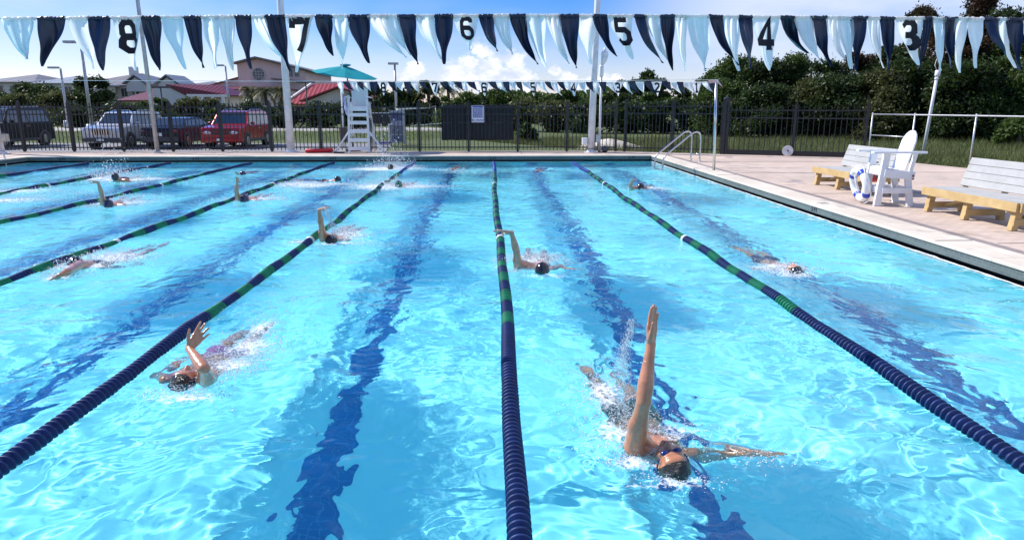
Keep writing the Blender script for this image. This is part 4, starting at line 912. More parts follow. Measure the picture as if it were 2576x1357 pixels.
# windscreen panel and the rules sign on the fence
M_screen = mat('black_mesh_screen', (.022, .026, .032), .8, var=.1, scale=2, bump=.4, bscale=6)
p0 = UY(1108, 264, 25.6); p1 = UY(1293, 353, 25.6)
sp_ = thing('wind_screen', 'dark mesh wind screen tied to the fence behind the notice', 'screen', (p0.x, 25.86, DZ))
V = []; Fc = []; nx, nz_ = 24, 12
for i in range(nz_ + 1):
    for j in range(nx + 1):
        u, v = j / nx, i / nz_; V.append((u * (p1.x - p0.x), .012 * math.sin(u * 26) * math.sin(v * 3.1) + .01 * math.sin(u * 61), (p1.z - DZ) + v * (p0.z - p1.z) + .012 * math.sin(u * 38) * (v - .5)))
for i in range(nz_):
    for j in range(nx): a = i * (nx + 1) + j; Fc.append((a, a + 1, a + nx + 2, a + nx + 1))
b = MB(); b.add(V, Fc); o = b.build('mesh_cloth', M_screen, sp_, smooth=True); sd_ = o.modifiers.new('s', 'SOLIDIFY'); sd_.thickness = .006
b = MB(); b.box(0, p1.x - p0.x, -.004, -.012 + .02, (p0.z + p1.z) / 2 - DZ - .01, (p0.z + p1.z) / 2 - DZ + .01); b.build('seam', M_darkgrey, sp_)
a0 = UY(1186, 265.5, 25.7); a1 = UY(1218, 308, 25.7); w_ = a1.x - a0.x; h_ = a0.z - a1.z
sg = thing('rules_sign', 'white notice with blue lettering and no diving line on dark screen', 'sign', ((a0.x + a1.x) / 2, 25.72, a1.z))
b = MB(); b.box(-w_ / 2, w_ / 2, 0, .006, 0, h_); b.build('board', M_white, sg, bevel=.001)
M_blueink = mat('blue_ink', (.03, .035, .30), .5)
b = MB(); b.box(-w_ * .47, w_ * .47, -.002, 0, h_ * .985 - .012, h_ * .985); b.box(-w_ * .47, w_ * .47, -.002, 0, .012, .022); b.box(-w_ * .47, -w_ * .45, -.002, 0, .03, h_ * .96); b.box(w_ * .45, w_ * .47, -.002, 0, .03, h_ * .96)
b.build('border', M_blueink, sg)
b = MB(); rr = random.Random(2)
b.box(-w_ * .42, w_ * .42, -.002, 0, h_ * .89, h_ * .955)
for i in range(15):
    z = h_ * (.85 - i * .040); x = -w_ * .40
    while x < w_ * .38:
        l = rr.uniform(.02, .07); b.box(x, min(x + l, w_ * .40), -.002, 0, z - .008, z + .010); x += l + .012
b.build('small_print', M_blueink, sg)
put_text('lettering', 'NO DIVING', .098, Matrix.Translation((0, -.002, h_ * .13)) @ MX, M_blueink, sg, bold=.002)
# ---------------------------------------------------------------- poles
def pole(label, base, top, r0, r1, m=None, name='light_pole', lean_ok=True, cat='pole'):
    t = thing(name, label, cat, base); b = MB(); d = Vector(top) - Vector(base)
    b.tube([(0, 0, 0), d * .5, d], [r0, (r0 + r1) / 2, r1], 20); b.build('shaft', m or M_white, t, smooth=True)
    b = MB(); b.tube([(0, 0, -.02), (0, 0, .03)], [r0 * 1.9, r0 * 1.9], 16); b.tube([(0, 0, .03), (0, 0, .07)], [r0 * 1.35, r0 * 1.2], 16); b.build('base_plate', m or M_white, t); return t
M_polewhite = mat('weathered_white_pole', (.70, .71, .74), .4, var=.08, scale=4)
M_polegrey = mat('aluminium_pole', (.40, .41, .43), .4, .5, var=.12, scale=8)
pole('thick white pole standing just inside the fence, left of the lifeguard tower', (-7.15, 25.6, DZ), (-7.15, 25.6, 9), .135, .10, M_polewhite)
pole('thin grey pole with round foot in front of the parked cars', (-11.7, 25.2, DZ), (-11.85, 25.2, 9), .075, .055, M_polegrey)
t = pole('thick white pole at the far left corner with a box low on it', (-17.0, 25.0, DZ), (-17.5, 25.05, 9), .16, .12, M_polewhite)
b = MB(); b.box(-.32, .42, -.24, -.02, .42, .68); b.build('junction_box', mat('beige_box', (.45, .42, .36), .6), t, bevel=.01)
t = pole('thick white pole behind the far end with boxes round its foot', (3.6, 25.0, DZ), (3.78, 25.05, 9), .125, .085, M_polewhite)
b = MB(); b.box(-.32, -.14, -.12, .06, .28, .52); b.build('junction_box', M_white, t, bevel=.008); b = MB(); b.box(.16, .32, -.1, .06, .35, .62); b.build('junction_box', M_galv, t, bevel=.008)
b = MB(); b.tube([(.24, -.02, .35), (.24, -.02, .1), (.30, -.04, .02), (.5, -.05, .02)], .02, 8); b.tube([(-.2, -.05, .28), (-.1, -.1, .12), (.1, -.14, .15), (.3, -.08, .05)], .012, 8); b.build('cable', M_darkgrey, t, smooth=True)
b = MB(); b.ball((.50, -.06, .12), .12); b.build('float', M_darkgrey, t, smooth=True)
# conduit with lantern
lt = thing('security_lamp', 'slim white conduit carrying a round lamp beside the thick white pole', 'lamp', (3.92, 25.1, DZ))
b = MB(); b.tube([(0, 0, 0), (0, 0, 2.9)], .04, 12); b.build('shaft', M_polewhite, lt, smooth=True)
b = MB(); b.tube([(0, 0, 2.6), (0, 0, 2.66), (0, 0, 2.95), (0, 0, 3.0)], [.05, .075, .075, .05], 16); b.tube([(0, -.02, 3.0), (.06, -.05, 3.15), (.1, -.06, 3.32)], [.05, .10, .12], 16); b.ball((.09, -.06, 3.36), .13); b.tube([(.1, -.06, 3.44), (.08, -.05, 3.58)], [.06, .03], 10); b.build('lamp_head', M_white, lt, smooth=True)
# leaning white pole at the right, standing in the grass
q0 = U(2321, 392, .12); tq = UY(2361, 170, q0.y)
t = thing('white_post', 'white post with a rope loop leaning in the grass at right', 'post', q0); d = tq - q0; d.z -= .1
b = MB(); b.tube([(0, 0, 0), d], [.055, .05], 14); b.build('shaft', M_polewhite, t, smooth=True)
b = MB(); b.tube([d * .93, d * .95, d * 1.0, d * 1.005], [.07, .085, .085, .05], 16); b.tube([d * .90, d * .915], [.075, .075], 14); b.build('collar', M_white, t, smooth=True)
b = MB(); b.tube([d + Vector((-.05, 0, 0)), d + Vector((-.14, 0, .18)), d + Vector((-.10, 0, .38)), d + Vector((0.02, 0, .2)), d + Vector((.03, 0, 0))], .012, 8); b.build('rope', M_white, t, smooth=True)
# thin stanchion for the far flags
t = thing('flag_post', 'thin steel post on the right deck holding the far flags', 'post', (5.78, 17.9, DZ)); top = UY(1802, 205, 17.9)
tp = Vector((top.x - 5.78, 0, top.z - DZ)); b = MB(); b.tube([(0, 0, 0), tp * .55, tp], [.036, .036, .03], 12); b.build('shaft', M_steel, t, smooth=True)
b = MB(); b.tube([tp, tp + Vector((0, 0, .05))], [.045, .045], 10); b.build('cap', M_steel, t)
b = MB(); b.add([tp + Vector((-.22, -.03, .02)), tp + Vector((.02, -.03, .05)), tp + Vector((.18, -.03, -.16)), tp + Vector((.0, -.02, -.02)), tp + Vector((-.16, -.01, -.05))], [(0, 1, 3, 4), (1, 2, 3)]); o = b.build('pennant', mat('red_white_cloth', (.75, .72, .72), .6, scale=6, col2=(.55, .05, .07)), t); m_ = o.modifiers.new('s', 'SOLIDIFY'); m_.thickness = .01
# street lamps beyond
def street_lamp(label, x, y, px_top, py_top, r=.08, arm=-.9, double=False, m=None, tilt=0):
    top = UY(px_top, py_top, y); t = thing('street_lamp', label, 'street lamp', (x if x is not None else top.x, y, .1), 0, 'street lamps beyond the fence'); h = top.z - .1
    b = MB(); b.tube([(0, 0, 0), (tilt, 0, h)], [r, r * .6], 12); b.tube([(0, 0, 0), (0, 0, .6)], [r * 3, r * 2.6], 12); b.build('pole', m or M_polegrey, t, smooth=True)
    b = MB(); b.bar((tilt, 0, h), (tilt + arm, 0, h + .05), .06, .06)
    b.box(tilt + min(arm, arm - .5), tilt + max(arm, arm + .25), -.2, .2, h - .02, h + .13)
    if double: b.bar((tilt, 0, h), (tilt - arm, 0, h + .05), .06, .06); b.box(tilt - arm - .25, tilt - arm + .5, -.2, .2, h - .02, h + .13)
    b.build('lamp_head', m or M_polegrey, t, bevel=.02)
street_lamp('tall street lamp behind the silver off-road car', None, 46, 203, 108, .12, -.5)
street_lamp('lower street lamp at left, between the dark and the silver car', None, 58, 152, 172, .12, -.4)
street_lamp('grey street lamp left of the pink gabled building', None, 70, 567, 166, .12, -.4)
street_lamp('single slim lamp pole right of the turquoise umbrella', None, 55, 993, 162, .12, .01)
street_lamp('short dark double lamp before the white gabled hall', None, 60, 404, 221, .08, .5, True, M_darkgrey)
street_lamp('short dark double lamp before the red metal roof', None, 62, 769, 208, .08, .5, True, M_darkgrey)
# ---------------------------------------------------------------- hand rails
def rails(label, x, y, rz):
    t = thing('pool_ladder', label, 'pool ladder', (x, y, DZ), rz, 'steel hand rails at the pool corners')
    for s in (-.27, .27):
        pts = [(-1.0 + .02, s, -.75), (-.98, s, -.05), (-.97, s, .12), (-.88, s, .24), (-.45, s, .55), (-.12, s, .82), (.02, s, .88), (.14, s, .86), (.20, s, .76), (.20, s, .3), (.20, s, 0)]
        P = []
        for i in range(len(pts) - 1):
            a, c = Vector(pts[i]), Vector(pts[i + 1]); P += [a.lerp(c, k / 3) for k in range(3)]
        P.append(Vector(pts[-1]))
        for _ in range(3): P = [P[0]] + [(P[i - 1] + P[i] * 2 + P[i + 1]) / 4 for i in range(1, len(P) - 1)] + [P[-1]]
        b = MB(); b.tube(P, .024, 12); b.build('rail', M_steel, t, smooth=True)
        b = MB(); b.tube([(.20, s, 0), (.20, s, .015)], [.05, .045], 16); b.build('escutcheon', M_steel, t)
    b = MB(); b.tube([(-.98, -.27, .10), (.2, -.27, .10)], .012, 8)
    b2 = MB(); b2.tube([(.20, -.27, .22), (.20, .27, .22)], .016, 8); b2.build('cross_bar', M_steel, t, smooth=True)
    for k, z in enumerate((-.28, -.5)): b = MB(); b.box(-1.04, -.92, -.27, .27, z, z + .02); b.build('step', M_white, t, bevel=.004)
rails('pair of curved steel hand rails at the far right pool corner', 5.95, 20.8, R(12))
rails('curved steel ladder rails at the far left pool corner', -16.2, 22.3, R(180))
# ---------------------------------------------------------------- benches
M_pine = mat('treated_pine', (.42, .28, .11), .7, scale=5, col2=(.55, .40, .19), bump=.2, bscale=60)
M_plank = mat('grey_composite_board', (.40, .40, .39), .65, var=.06, scale=4, bump=.1)
def bench(label, x, y, rz, L=1.95):
    t = thing('bench', label, 'bench', (x, y, DZ), rz, 'grey and pine benches on the right deck')
    D = .60; hs = .345
    for i in range(4): b = MB(); w = D / 4; b.box(i * w + .004, (i + 1) * w - .004, 0, L, hs, hs + .035); b.build('seat_board', M_plank, t, bevel=.004)
    d = Vector((.30, 0, .94)).normalized(); n = Vector((-.94, 0, .30)).normalized()
    for i in range(4):
        a = Vector((D - .02, 0, hs + .06)) + d * (.112 * i + .05); b = MB()
        b.bar(a, a + Vector((0, L, 0)), .032, .107, up=d); b.build('back_board', M_plank, t, bevel=.004)
    b = MB(); b.box(-.04, 0, -.0, L, hs - .085, hs + .036); b.build('front_beam', M_pine, t, bevel=.004)
    for ya, yb in ((-.04, 0), (L, L + .04)): b = MB(); b.box(-.0, D, ya, yb, hs - .085, hs + .03); b.build('end_beam', M_pine, t, bevel=.004)
    for yy in (.06, L * .5, L - .15):
        for xx, dx in ((.04, -.05), (D - .12, .06)):
            b = MB(); b.bar((xx + .04 + dx, yy + .045, 0), (xx + .04, yy + .045, hs - .0), .088, .088, up=(0, 1, 0)); b.build('leg', M_pine, t, bevel=.004)
        b = MB(); b.box(-.0, D - .02, yy - .01, yy + .022, .07, .16); b.build('stretcher', M_pine, t, bevel=.003)
        b = MB(); b.bar((D - .06, yy + .11, .12), (D + .18, yy + .11, hs + .44), .04, .085, up=(0, 1, 0)); b.build('back_post', M_pine, t, bevel=.003)
    for y0, y1 in ((.12, L * .38), (L - .12, L * .62)): b = MB(); b.bar((.28, y0, .10), (.28, y1, hs - .06), .04, .08, up=(1, 0, 0)); b.build('brace', M_pine, t, bevel=.003)
    return t
bench('bench at right nearest the camera, running out of the picture', 6.86, 8.75, R(1.5), 1.95)
bench('bench behind the low white lifeguard chair', 6.86, 12.5, R(1.5), 2.0)
# ---------------------------------------------------------------- low white lifeguard chair (faces the pool)
t = thing('lifeguard_chair', 'low white lifeguard chair on the right deck facing the pool', 'chair', (6.40, 11.44, DZ), R(-3))
W2 = .23
for s in (-1, 1):
    b = MB(); b.bar((-.02, s * W2, 0), (.06, s * (W2 - .02), .86), .055, .11, up=(1, 0, 0)); b.build('front_leg', M_plastic, t, bevel=.006)
    b = MB(); b.bar((.52, s * W2, 0), (.42, s * (W2 - .02), .58), .055, .10, up=(1, 0, 0)); b.build('rear_leg', M_plastic, t, bevel=.006)
    b = MB(); b.bar((.02, s * (W2 + .03), .26), (.49, s * (W2 + .03), .26), .04, .09); b.build('side_rail', M_plastic, t, bevel=.004)
    b = MB(); b.bar((.03, s * (W2 + .02), .54), (.52, s * (W2 + .02), .50), .045, .13); b.build('seat_rail', M_plastic, t, bevel=.004)
    b = MB(); b.prism([(-.20, s * .27 - .04), (-.16, s * .27 - .055), (.66, s * .27 - .04), (.66, s * .27 + .04), (-.16, s * .27 + .055), (-.20, s * .27 + .04)], .86, .895, 'z'); b.build('armrest', M_plastic, t, bevel=.006)
    b = MB(); b.bar((.44, s * (W2 + .0), .5), (.50, s * (W2 + .02), .87), .05, .06); b.build('arm_post', M_plastic, t, bevel=.004)
b = MB(); b.box(-.05, .0, -W2, W2, .22, .32); b.build('front_rail', M_plastic, t, bevel=.004)
b = MB(); b.box(.45, .49, -W2, W2, .22, .31); b.build('rear_rail', M_plastic, t, bevel=.004)
b = MB(); b.box(.0, .045, -W2, W2, .50, .62); b.build('seat_apron', M_plastic, t, bevel=.004)
for i in range(5): b = MB(); x0 = .03 + i * .085; b.box(x0, x0 + .08, -.21, .21, .605 - i * .012, .63 - i * .012); b.build('seat_slat', M_plastic, t, bevel=.004)
# fan-shaped back of four slats with a rounded head
d = Vector((.24, 0, .97)).normalized()
for i in range(4):
    y0, y1 = -.21 + i * .106, -.21 + i * .106 + .10
    def topz(y): return .40 + .30 * math.sqrt(max(0, 1 - (y / .23) ** 2))
    P2 = [(y0, 0)] + [(y1, 0)] + [(y1 + (y0 - y1) * k / 5, topz(y1 + (y0 - y1) * k / 5)) for k in range(6)]
    V = []
    for off in (0, .028):
        for y, z in P2: p = Vector((.36, y, .54)) + d * z + Vector((off, 0, 0)); V.append(p)
    n_ = len(P2); b = MB(); b.add(V, [tuple(range(n_)), tuple(range(2 * n_ - 1, n_ - 1, -1))] + [(k, k + n_, (k + 1) % n_ + n_, (k + 1) % n_) for k in range(n_)]); b.build('back_slat', M_plastic, t, bevel=.004)
b = MB(); b.tube([(.49, -.275, .50), (.49, -.285, .50)], .018, 10); b.tube([(.49, -.275, .45), (.49, -.285, .45)], .014, 10); b.build('bolt', mat('rusty_bolt', (.30, .10, .03), .7), t)
M_red = mat('red_vinyl', (.50, .012, .02), .35, var=.1)
rb = thing('rescue_buoy', 'red rounded buoy hanging behind the low lifeguard chair', 'buoy', (6.68, 11.95, DZ + .44)); b = MB(); b.ell((0, 0, .0), ((.14, 0, 0), (0, .15, 0), (0, 0, .12)), 20, 14); b.build('body', M_red, rb, smooth=True); b = MB(); b.tube([(-.1, -.02, .1), (-.05, 0, .2), (.05, 0, .22)], .012, 8); b.tube([(-.06, -.145, -.05), (0, -.155, .04), (.05, -.145, .09)], .014, 8); b.build('strap', M_darkgrey, rb, smooth=True)
# life ring
lr = thing('life_ring', 'white life ring with blue bands leaning on the low lifeguard chair', 'life ring', (6.27, 11.62, DZ + .315)); M_lr = Matrix.Rotation(R(-4), 4, 'Z') @ Matrix.Rotation(R(-14), 4, 'Y')
lr.rotation_euler = M_lr.to_euler()
def arc_tube(a0, a1, rad, r, n=20): return [(0, math.cos(a0 + (a1 - a0) * i / n) * rad, math.sin(a0 + (a1 - a0) * i / n) * rad) for i in range(n + 1)]
b = MB(); b.tube(arc_tube(0, 2 * math.pi, .245, 0, 48), .062, 16, False); b.build('ring', M_white, lr, smooth=True)
M_bband = mat('blue_band', (.02, .06, .42), .4)
for a in (35, 125, 215, 305): b = MB(); b.tube(arc_tube(R(a - 9), R(a + 9), .245, 0, 6), .0655, 16); b.build('band', M_bband, lr, smooth=True)
b = MB(); pts = []
for i in range(61): a = 2 * math.pi * i / 60; rr_ = .315 + .035 * abs(math.sin(2 * a + R(20))); pts.append((.02 * math.sin(4 * a), math.cos(a) * rr_, math.sin(a) * rr_))
b.tube(pts, .007, 6); b.tube([(-.03, .1, .2), (-.05, .04, 0), (-.03, .02, -.2), (-.04, .12, -.31)], .006, 6); b.tube([(-.05, -.04, .22), (-.06, .0, .05), (-.05, -.06, -.1)], .006, 6); b.build('rope', M_cord, lr, smooth=True)
# white disc leaning on the fence
t = thing('white_disc', 'round white plastic disc leaning against the right black fence', 'disc', (9.75, 22.75, DZ + .185), R(-26)); b = MB(); b.tube([(0, -.03, 0), (0, .0, 0), (0, .012, 0)], [.165, .172, .16], 40); b.build('disc', mat('grey_white_plastic', (.5, .5, .5), .6), t, bevel=.004); b = MB(); b.tube([(0, -.045, 0), (0, -.03, 0)], .03, 12); b.build('hub', M_darkgrey, t); t.rotation_euler = (R(-8), 0, R(-26))
# ---------------------------------------------------------------- far lifeguard tower
t = thing('lifeguard_tower', 'tall white lifeguard tower with stepped front at the far end', 'lifeguard tower', (-4.62, 25.15, DZ))
M_tw = M_white; wt = .34
for s in (-1, 1):
    b = MB(); b.bar((s * (wt + .01), 0, 0), (s * (wt - .02), .18, 1.98), .07, .10, up=(0, 1, 0)); b.build('front_leg', M_tw, t)
    b = MB(); b.bar((s * (wt + .06), .95, 0), (s * (wt - .02), .62, 1.75), .07, .10, up=(0, 1, 0)); b.build('rear_leg', M_tw, t)
    b = MB(); b.bar((s * (wt + .52), .1, .03), (s * (wt + .03), .12, .72), .05, .10, up=(0, 1, 0)); b.build('side_brace', M_tw, t)
    b = MB(); b.bar((s * (wt + .03), .02, 1.92), (s * (wt + .03), .72, 1.90), .12, .035); b.build('armrest', M_tw, t)
    b = MB(); b.bar((s * wt, .12, 1.25), (s * wt, .75, 1.25), .05, .09); b.bar((s * wt, .06, .6), (s * wt, .85, .6), .05, .09); b.build('side_rail', M_tw, t)
for i, z in enumerate((.08, .38, .68, .98, 1.25)): b = MB(); b.box(-wt - .02, wt + .02, -.05 + i * .025, .10 + i * .025, z, z + .12); b.build('step', M_tw, t, bevel=.004)
b = MB(); b.box(-wt, wt, .1, .7, 1.50, 1.56); b.box(-wt, wt, .08, .12, 1.44, 1.60); b.build('seat', M_tw, t, bevel=.004)
b = MB(); P2 = [(-.29, 0), (.29, 0)] + [(.29 - .58 * k / 8, .62 + .14 * math.sin(math.pi * k / 8)) for k in range(9)]; b.prism([(x, 1.56 + z) for x, z in P2], .60, .63, 'y'); b.build('backrest', M_tw, t, bevel=.004)
b = MB(); b.ball((-.42, .0, 1.85), .05); b.tube([(-.42, .0, 1.8), (-.40, .02, 1.5), (-.38, .03, 1.3)], [.04, .05, .02], 8); b.build('towel', mat('blue_white_towel', (.15, .2, .6), .8, scale=20, col2=(.8, .8, .85)), t, smooth=True)
# umbrella
um = thing('umbrella', 'turquoise umbrella tilted over the far lifeguard tower', 'umbrella', (-5.0, 26.0, DZ))
C0 = UY(869, 166, 25.9) - Vector(um.location)
ti = Matrix.Rotation(R(8), 3, 'Y') @ Matrix.Rotation(R(6), 3, 'X'); V = [C0]; Fc = []; nn = 8; rr_ = 1.14
for k in range(1, 7):
    f_ = k / 6
    for i in range(nn * 4):
        a = 2 * math.pi * i / (nn * 4) + R(12); sc_ = 1 - .07 * (1 - abs(((i % 4) - 0) / 2 - 1)) * 1.0 if False else 1 - .055 * math.sin(math.pi * (i % 4) / 4)
        V.append(C0 + ti @ Vector((math.cos(a) * rr_ * f_ * sc_, math.sin(a) * rr_ * f_ * sc_, -.30 * f_ ** 1.2 - .02 * math.sin(math.pi * (i % 4) / 4) * f_)))
n4 = nn * 4
for i in range(n4): Fc.append((0, 1 + i, 1 + (i + 1) % n4))
for k in range(5):
    for i in range(n4): a = 1 + k * n4 + i; d_ = 1 + k * n4 + (i + 1) % n4; Fc.append((a, a + n4, d_ + n4, d_))
b = MB(); b.add(V, Fc); o = b.build('canopy', mat('turquoise_canvas', (.03, .55, .62), .7, var=.05, scale=2, transl=.6), um); m_ = o.modifiers.new('s', 'SOLIDIFY'); m_.thickness = .008
b = MB(); b.ell(C0 + Vector((0, 0, .03)), ((.2, 0, 0), (0, .2, 0), (0, 0, .045)), 16, 8); b.build('vent', mat('teal_dark', (.02, .25, .32), .7), um, smooth=True)
b = MB(); b.tube([(0, 0, 0), (0.02, 0, 1.6), C0], .022, 10); b.build('pole', M_darkgrey, um, smooth=True)
b = MB()
for i in range(nn): a = 2 * math.pi * i / nn + R(12); b.tube([C0 + Vector((0, 0, -.25)), C0 + ti @ Vector((math.cos(a) * .62, math.sin(a) * .62, -.24))], .007, 5)
b.build('ribs', M_darkgrey, um)
b = MB(); b.tube([(0, 0, 0), (0, 0, .08)], [.28, .26], 20); b.build('base', M_darkgrey, um)
# red rescue tube and flip flops lying on the deck
t = thing('rescue_tube', 'red rescue tube lying on the far deck beside the tower', 'rescue tube', (-6.0, 25.1, DZ + .07), R(8)); b = MB(); b.tube([(-.5, 0, 0), (-.46, 0, 0), (.42, 0, 0.02), (.46, 0, .02)], [.04, .075, .075, .04], 14); b.build('tube', M_red, t, smooth=True); b = MB(); b.tube([(.45, 0, 0), (.55, -.06, -.05), (.7, .02, -.06), (.95, -.04, -.06)], .012, 6); b.build('strap', M_black, t, smooth=True)
t = thing('fins_pair', 'black strap bundle lying right of the red rescue tube', 'bundle', (-5.3, 24.95, DZ), R(5)); b = MB(); b.box(-.18, .2, -.07, .07, .0, .05); b.build('bundle', M_black, t, bevel=.02)
t.name = 'strap_bundle'
# ---------------------------------------------------------------- trees and shrubs
def leaf_mat(name, c1, c2, tr=.35):
    return mat(name, c1, .5, col2=c2, scale=1.2, transl=tr, island=.45, spec=.35, detail=3)
M_leaf = [leaf_mat('leaves_dark', (0.0192, 0.0400, 0.0112), (0.0496, 0.0800, 0.0176), .42), leaf_mat('leaves_mid', (0.0360, 0.0704, 0.0144), (0.0800, 0.1240, 0.0240), .42), leaf_mat('leaves_olive', (0.0520, 0.0640, 0.0208), (0.1120, 0.1240, 0.0384), .42), leaf_mat('leaves_bright', (0.0520, 0.0920, 0.0176), (0.1040, 0.1520, 0.0320), .42), leaf_mat('leaves_russet', (0.0224, 0.0368, 0.0128), (0.0880, 0.0400, 0.0224), .4)]
M_bark = mat('bark', (.075, .055, .042), .9, scale=6, bump=.6, bscale=25)
def crown_np(g, w, d, h, z0, n, leaf, lobes=12, low=True):
    """leaves spread over many small clumps inside an ellipsoid"""
    L = []
    for k in range(lobes):
        a = g.uniform(0, 2 * math.pi); r = math.sqrt(g.random()) * .72; v = g.random()
        cz = z0 + h * ((.06 if low else .16) + (.80 if low else .70) * v); sh = math.sqrt(max(.05, 1 - abs(v - (.25 if low else .45)) ** 2 * 1.3))
        L.append((math.cos(a) * r * w * sh, math.sin(a) * r * d * sh, cz, g.uniform(.24, .46) * w * (1.05 - .4 * v)))
    L = np.array(L); k = g.integers(0, len(L), n)
    # sub-clumps on each lobe
    sub = 16; sd = g.normal(size=(len(L), sub, 3)); sd /= np.linalg.norm(sd, axis=2, keepdims=True); sd[..., 2] = np.abs(sd[..., 2]) * .9 - .15
    j = g.integers(0, sub, n); rad = L[k, 3][:, None]
    P = L[k, :3] + sd[k, j] * rad * g.uniform(.55, 1.0, (n, 1)) * np.array([1, 1, .85]) + g.normal(size=(n, 3)) * rad * .30
    P[:, 2] = np.where(P[:, 2] < z0 + .05, z0 + g.random(n) * h * .35, P[:, 2])
    nr = g.normal(size=(n, 3)); nr[:, 2] += .5; nr /= np.linalg.norm(nr, axis=1, keepdims=True)
    t = np.cross(nr, g.normal(size=(n, 3))); t /= np.linalg.norm(t, axis=1, keepdims=True); bt = np.cross(nr, t)
    s = leaf * g.uniform(.6, 1.3, (n, 1))
    V = np.stack([P - t * s, P + bt * s * .45, P + t * s, P - bt * s * .45], 1).reshape(-1, 3)
    return V, np.arange(n * 4).reshape(-1, 4)
def tree(name, cat, label, x, y, w, h, n, leaf, m, group, z0=None, trunk=.14, lobes=14, d=None, seed=0, low=True):
    g = np.random.default_rng(seed + int(abs(x * 37) + y * 11)); t = thing(name, label, cat, (x, y, .1), 0, group)
    z0 = (.0 if low else h * .06) if z0 is None else z0
    V, Q = crown_np(g, w, d or w * .8, h - z0, z0, n, leaf, lobes, low); np_obj('crown', V, Q, M_leaf[m], False, t)
    b = MB(); k = z0 + (h - z0) * .55; b.tube([(0, 0, -.1), (.05 * g.normal(), .05 * g.normal(), k * .5), (0, 0, k)], [trunk, trunk * .75, trunk * .35], 8)
    for i in range(4): a = g.uniform(0, 6.28); b.tube([(0, 0, k * .45), (math.cos(a) * w * .3, math.sin(a) * w * .3, k * .8), (math.cos(a) * w * .5, math.sin(a) * w * .5, k * 1.1)], [trunk * .5, trunk * .3, trunk * .1], 6)
    b.build('trunk', M_bark, t, smooth=True); return t
def tree_px(name, cat, label, px, ytop, hw, Y, m, group, dens=1.0, leaf=.13, **k):
    top = UY(px, ytop, Y); w = hw * Y / F * 1.0; h = top.z - .1 + .15
    area = w * h; n = int(min(42000, 1300 * area * dens / (leaf / .13) ** 2)); tree(name, cat, label, top.x, Y, w, h, n, leaf, m, group, **k)
G1 = 'dense trees behind the right field'
right = [(1798, 176, 52, 46, 1, 'leftmost rounded green tree of the right thicket'), (1862, 142, 66, 47, 1, 'tall green tree under the flag numbered 4, left side'), (1938, 150, 66, 45, 0, 'dark green tree under the flag numbered 4'),
         (2012, 142, 62, 45, 1, 'green tree directly right of the flag numbered 4'), (2092, 148, 66, 43, 0, 'dark tree in the middle of the right thicket'), (2170, 128, 62, 44, 4, 'russet flecked tree left of the flag numbered 3'),
         (2262, 112, 70, 43, 0, 'dark tree behind the flag numbered 3'), (2335, 2, 52, 46, 4, 'tall russet topped tree rising above the flags right of number 3'), (2412, 48, 75, 43, 4, 'broad russet topped tree between two taller crowns'),
         (2480, -30, 66, 46, 4, 'tallest russet tree near the right edge'), (2565, 20, 80, 42, 0, 'tall dark tree at the right edge'), (1836, 215, 70, 41, 1, 'low green bush tree at the left front of the thicket'), (1930, 226, 75, 39, 0, 'low dark bush behind the thick gate post'),
         (2030, 212, 75, 39, 2, 'olive bush in front of the thicket centre'), (2120, 205, 80, 38, 0, 'dark bush above the right stretch of fence'), (2215, 190, 80, 37, 2, 'olive bush left of the leaning white post'),
         (2320, 160, 90, 37, 0, 'dark shrubby tree behind the leaning white post'), (2425, 170, 90, 35, 0, 'dark shrubby tree right of the leaning white post'), (2530, 140, 95, 35, 1, 'dark green shrubby tree at the right edge above the steel rail'), (2700, 60, 110, 38, 0, 'dark tree beyond the right edge of the view')]
for i, (px, yt, hw, Y, m, lb) in enumerate(right): tree_px('broadleaf_tree', 'tree', lb, px, yt - (10 if yt > 100 else 25), hw * 1.3, Y, m, G1, 1.6, .10, seed=i * 7, lobes=30)
for i, (px, yt, hw, Y, m, lb) in enumerate([(2190, 300, 40, 34, 2, 'low weedy shrub behind the corner of the steel fence'), (2565, 302, 60, 30, 3, 'bright low shrub at the right edge by the steel fence')]):
    tree_px('shrub', 'shrub', lb, px, yt, hw, Y, m, 'shrubs in the right field', 1.4, .10, seed=50 + i, lobes=10)
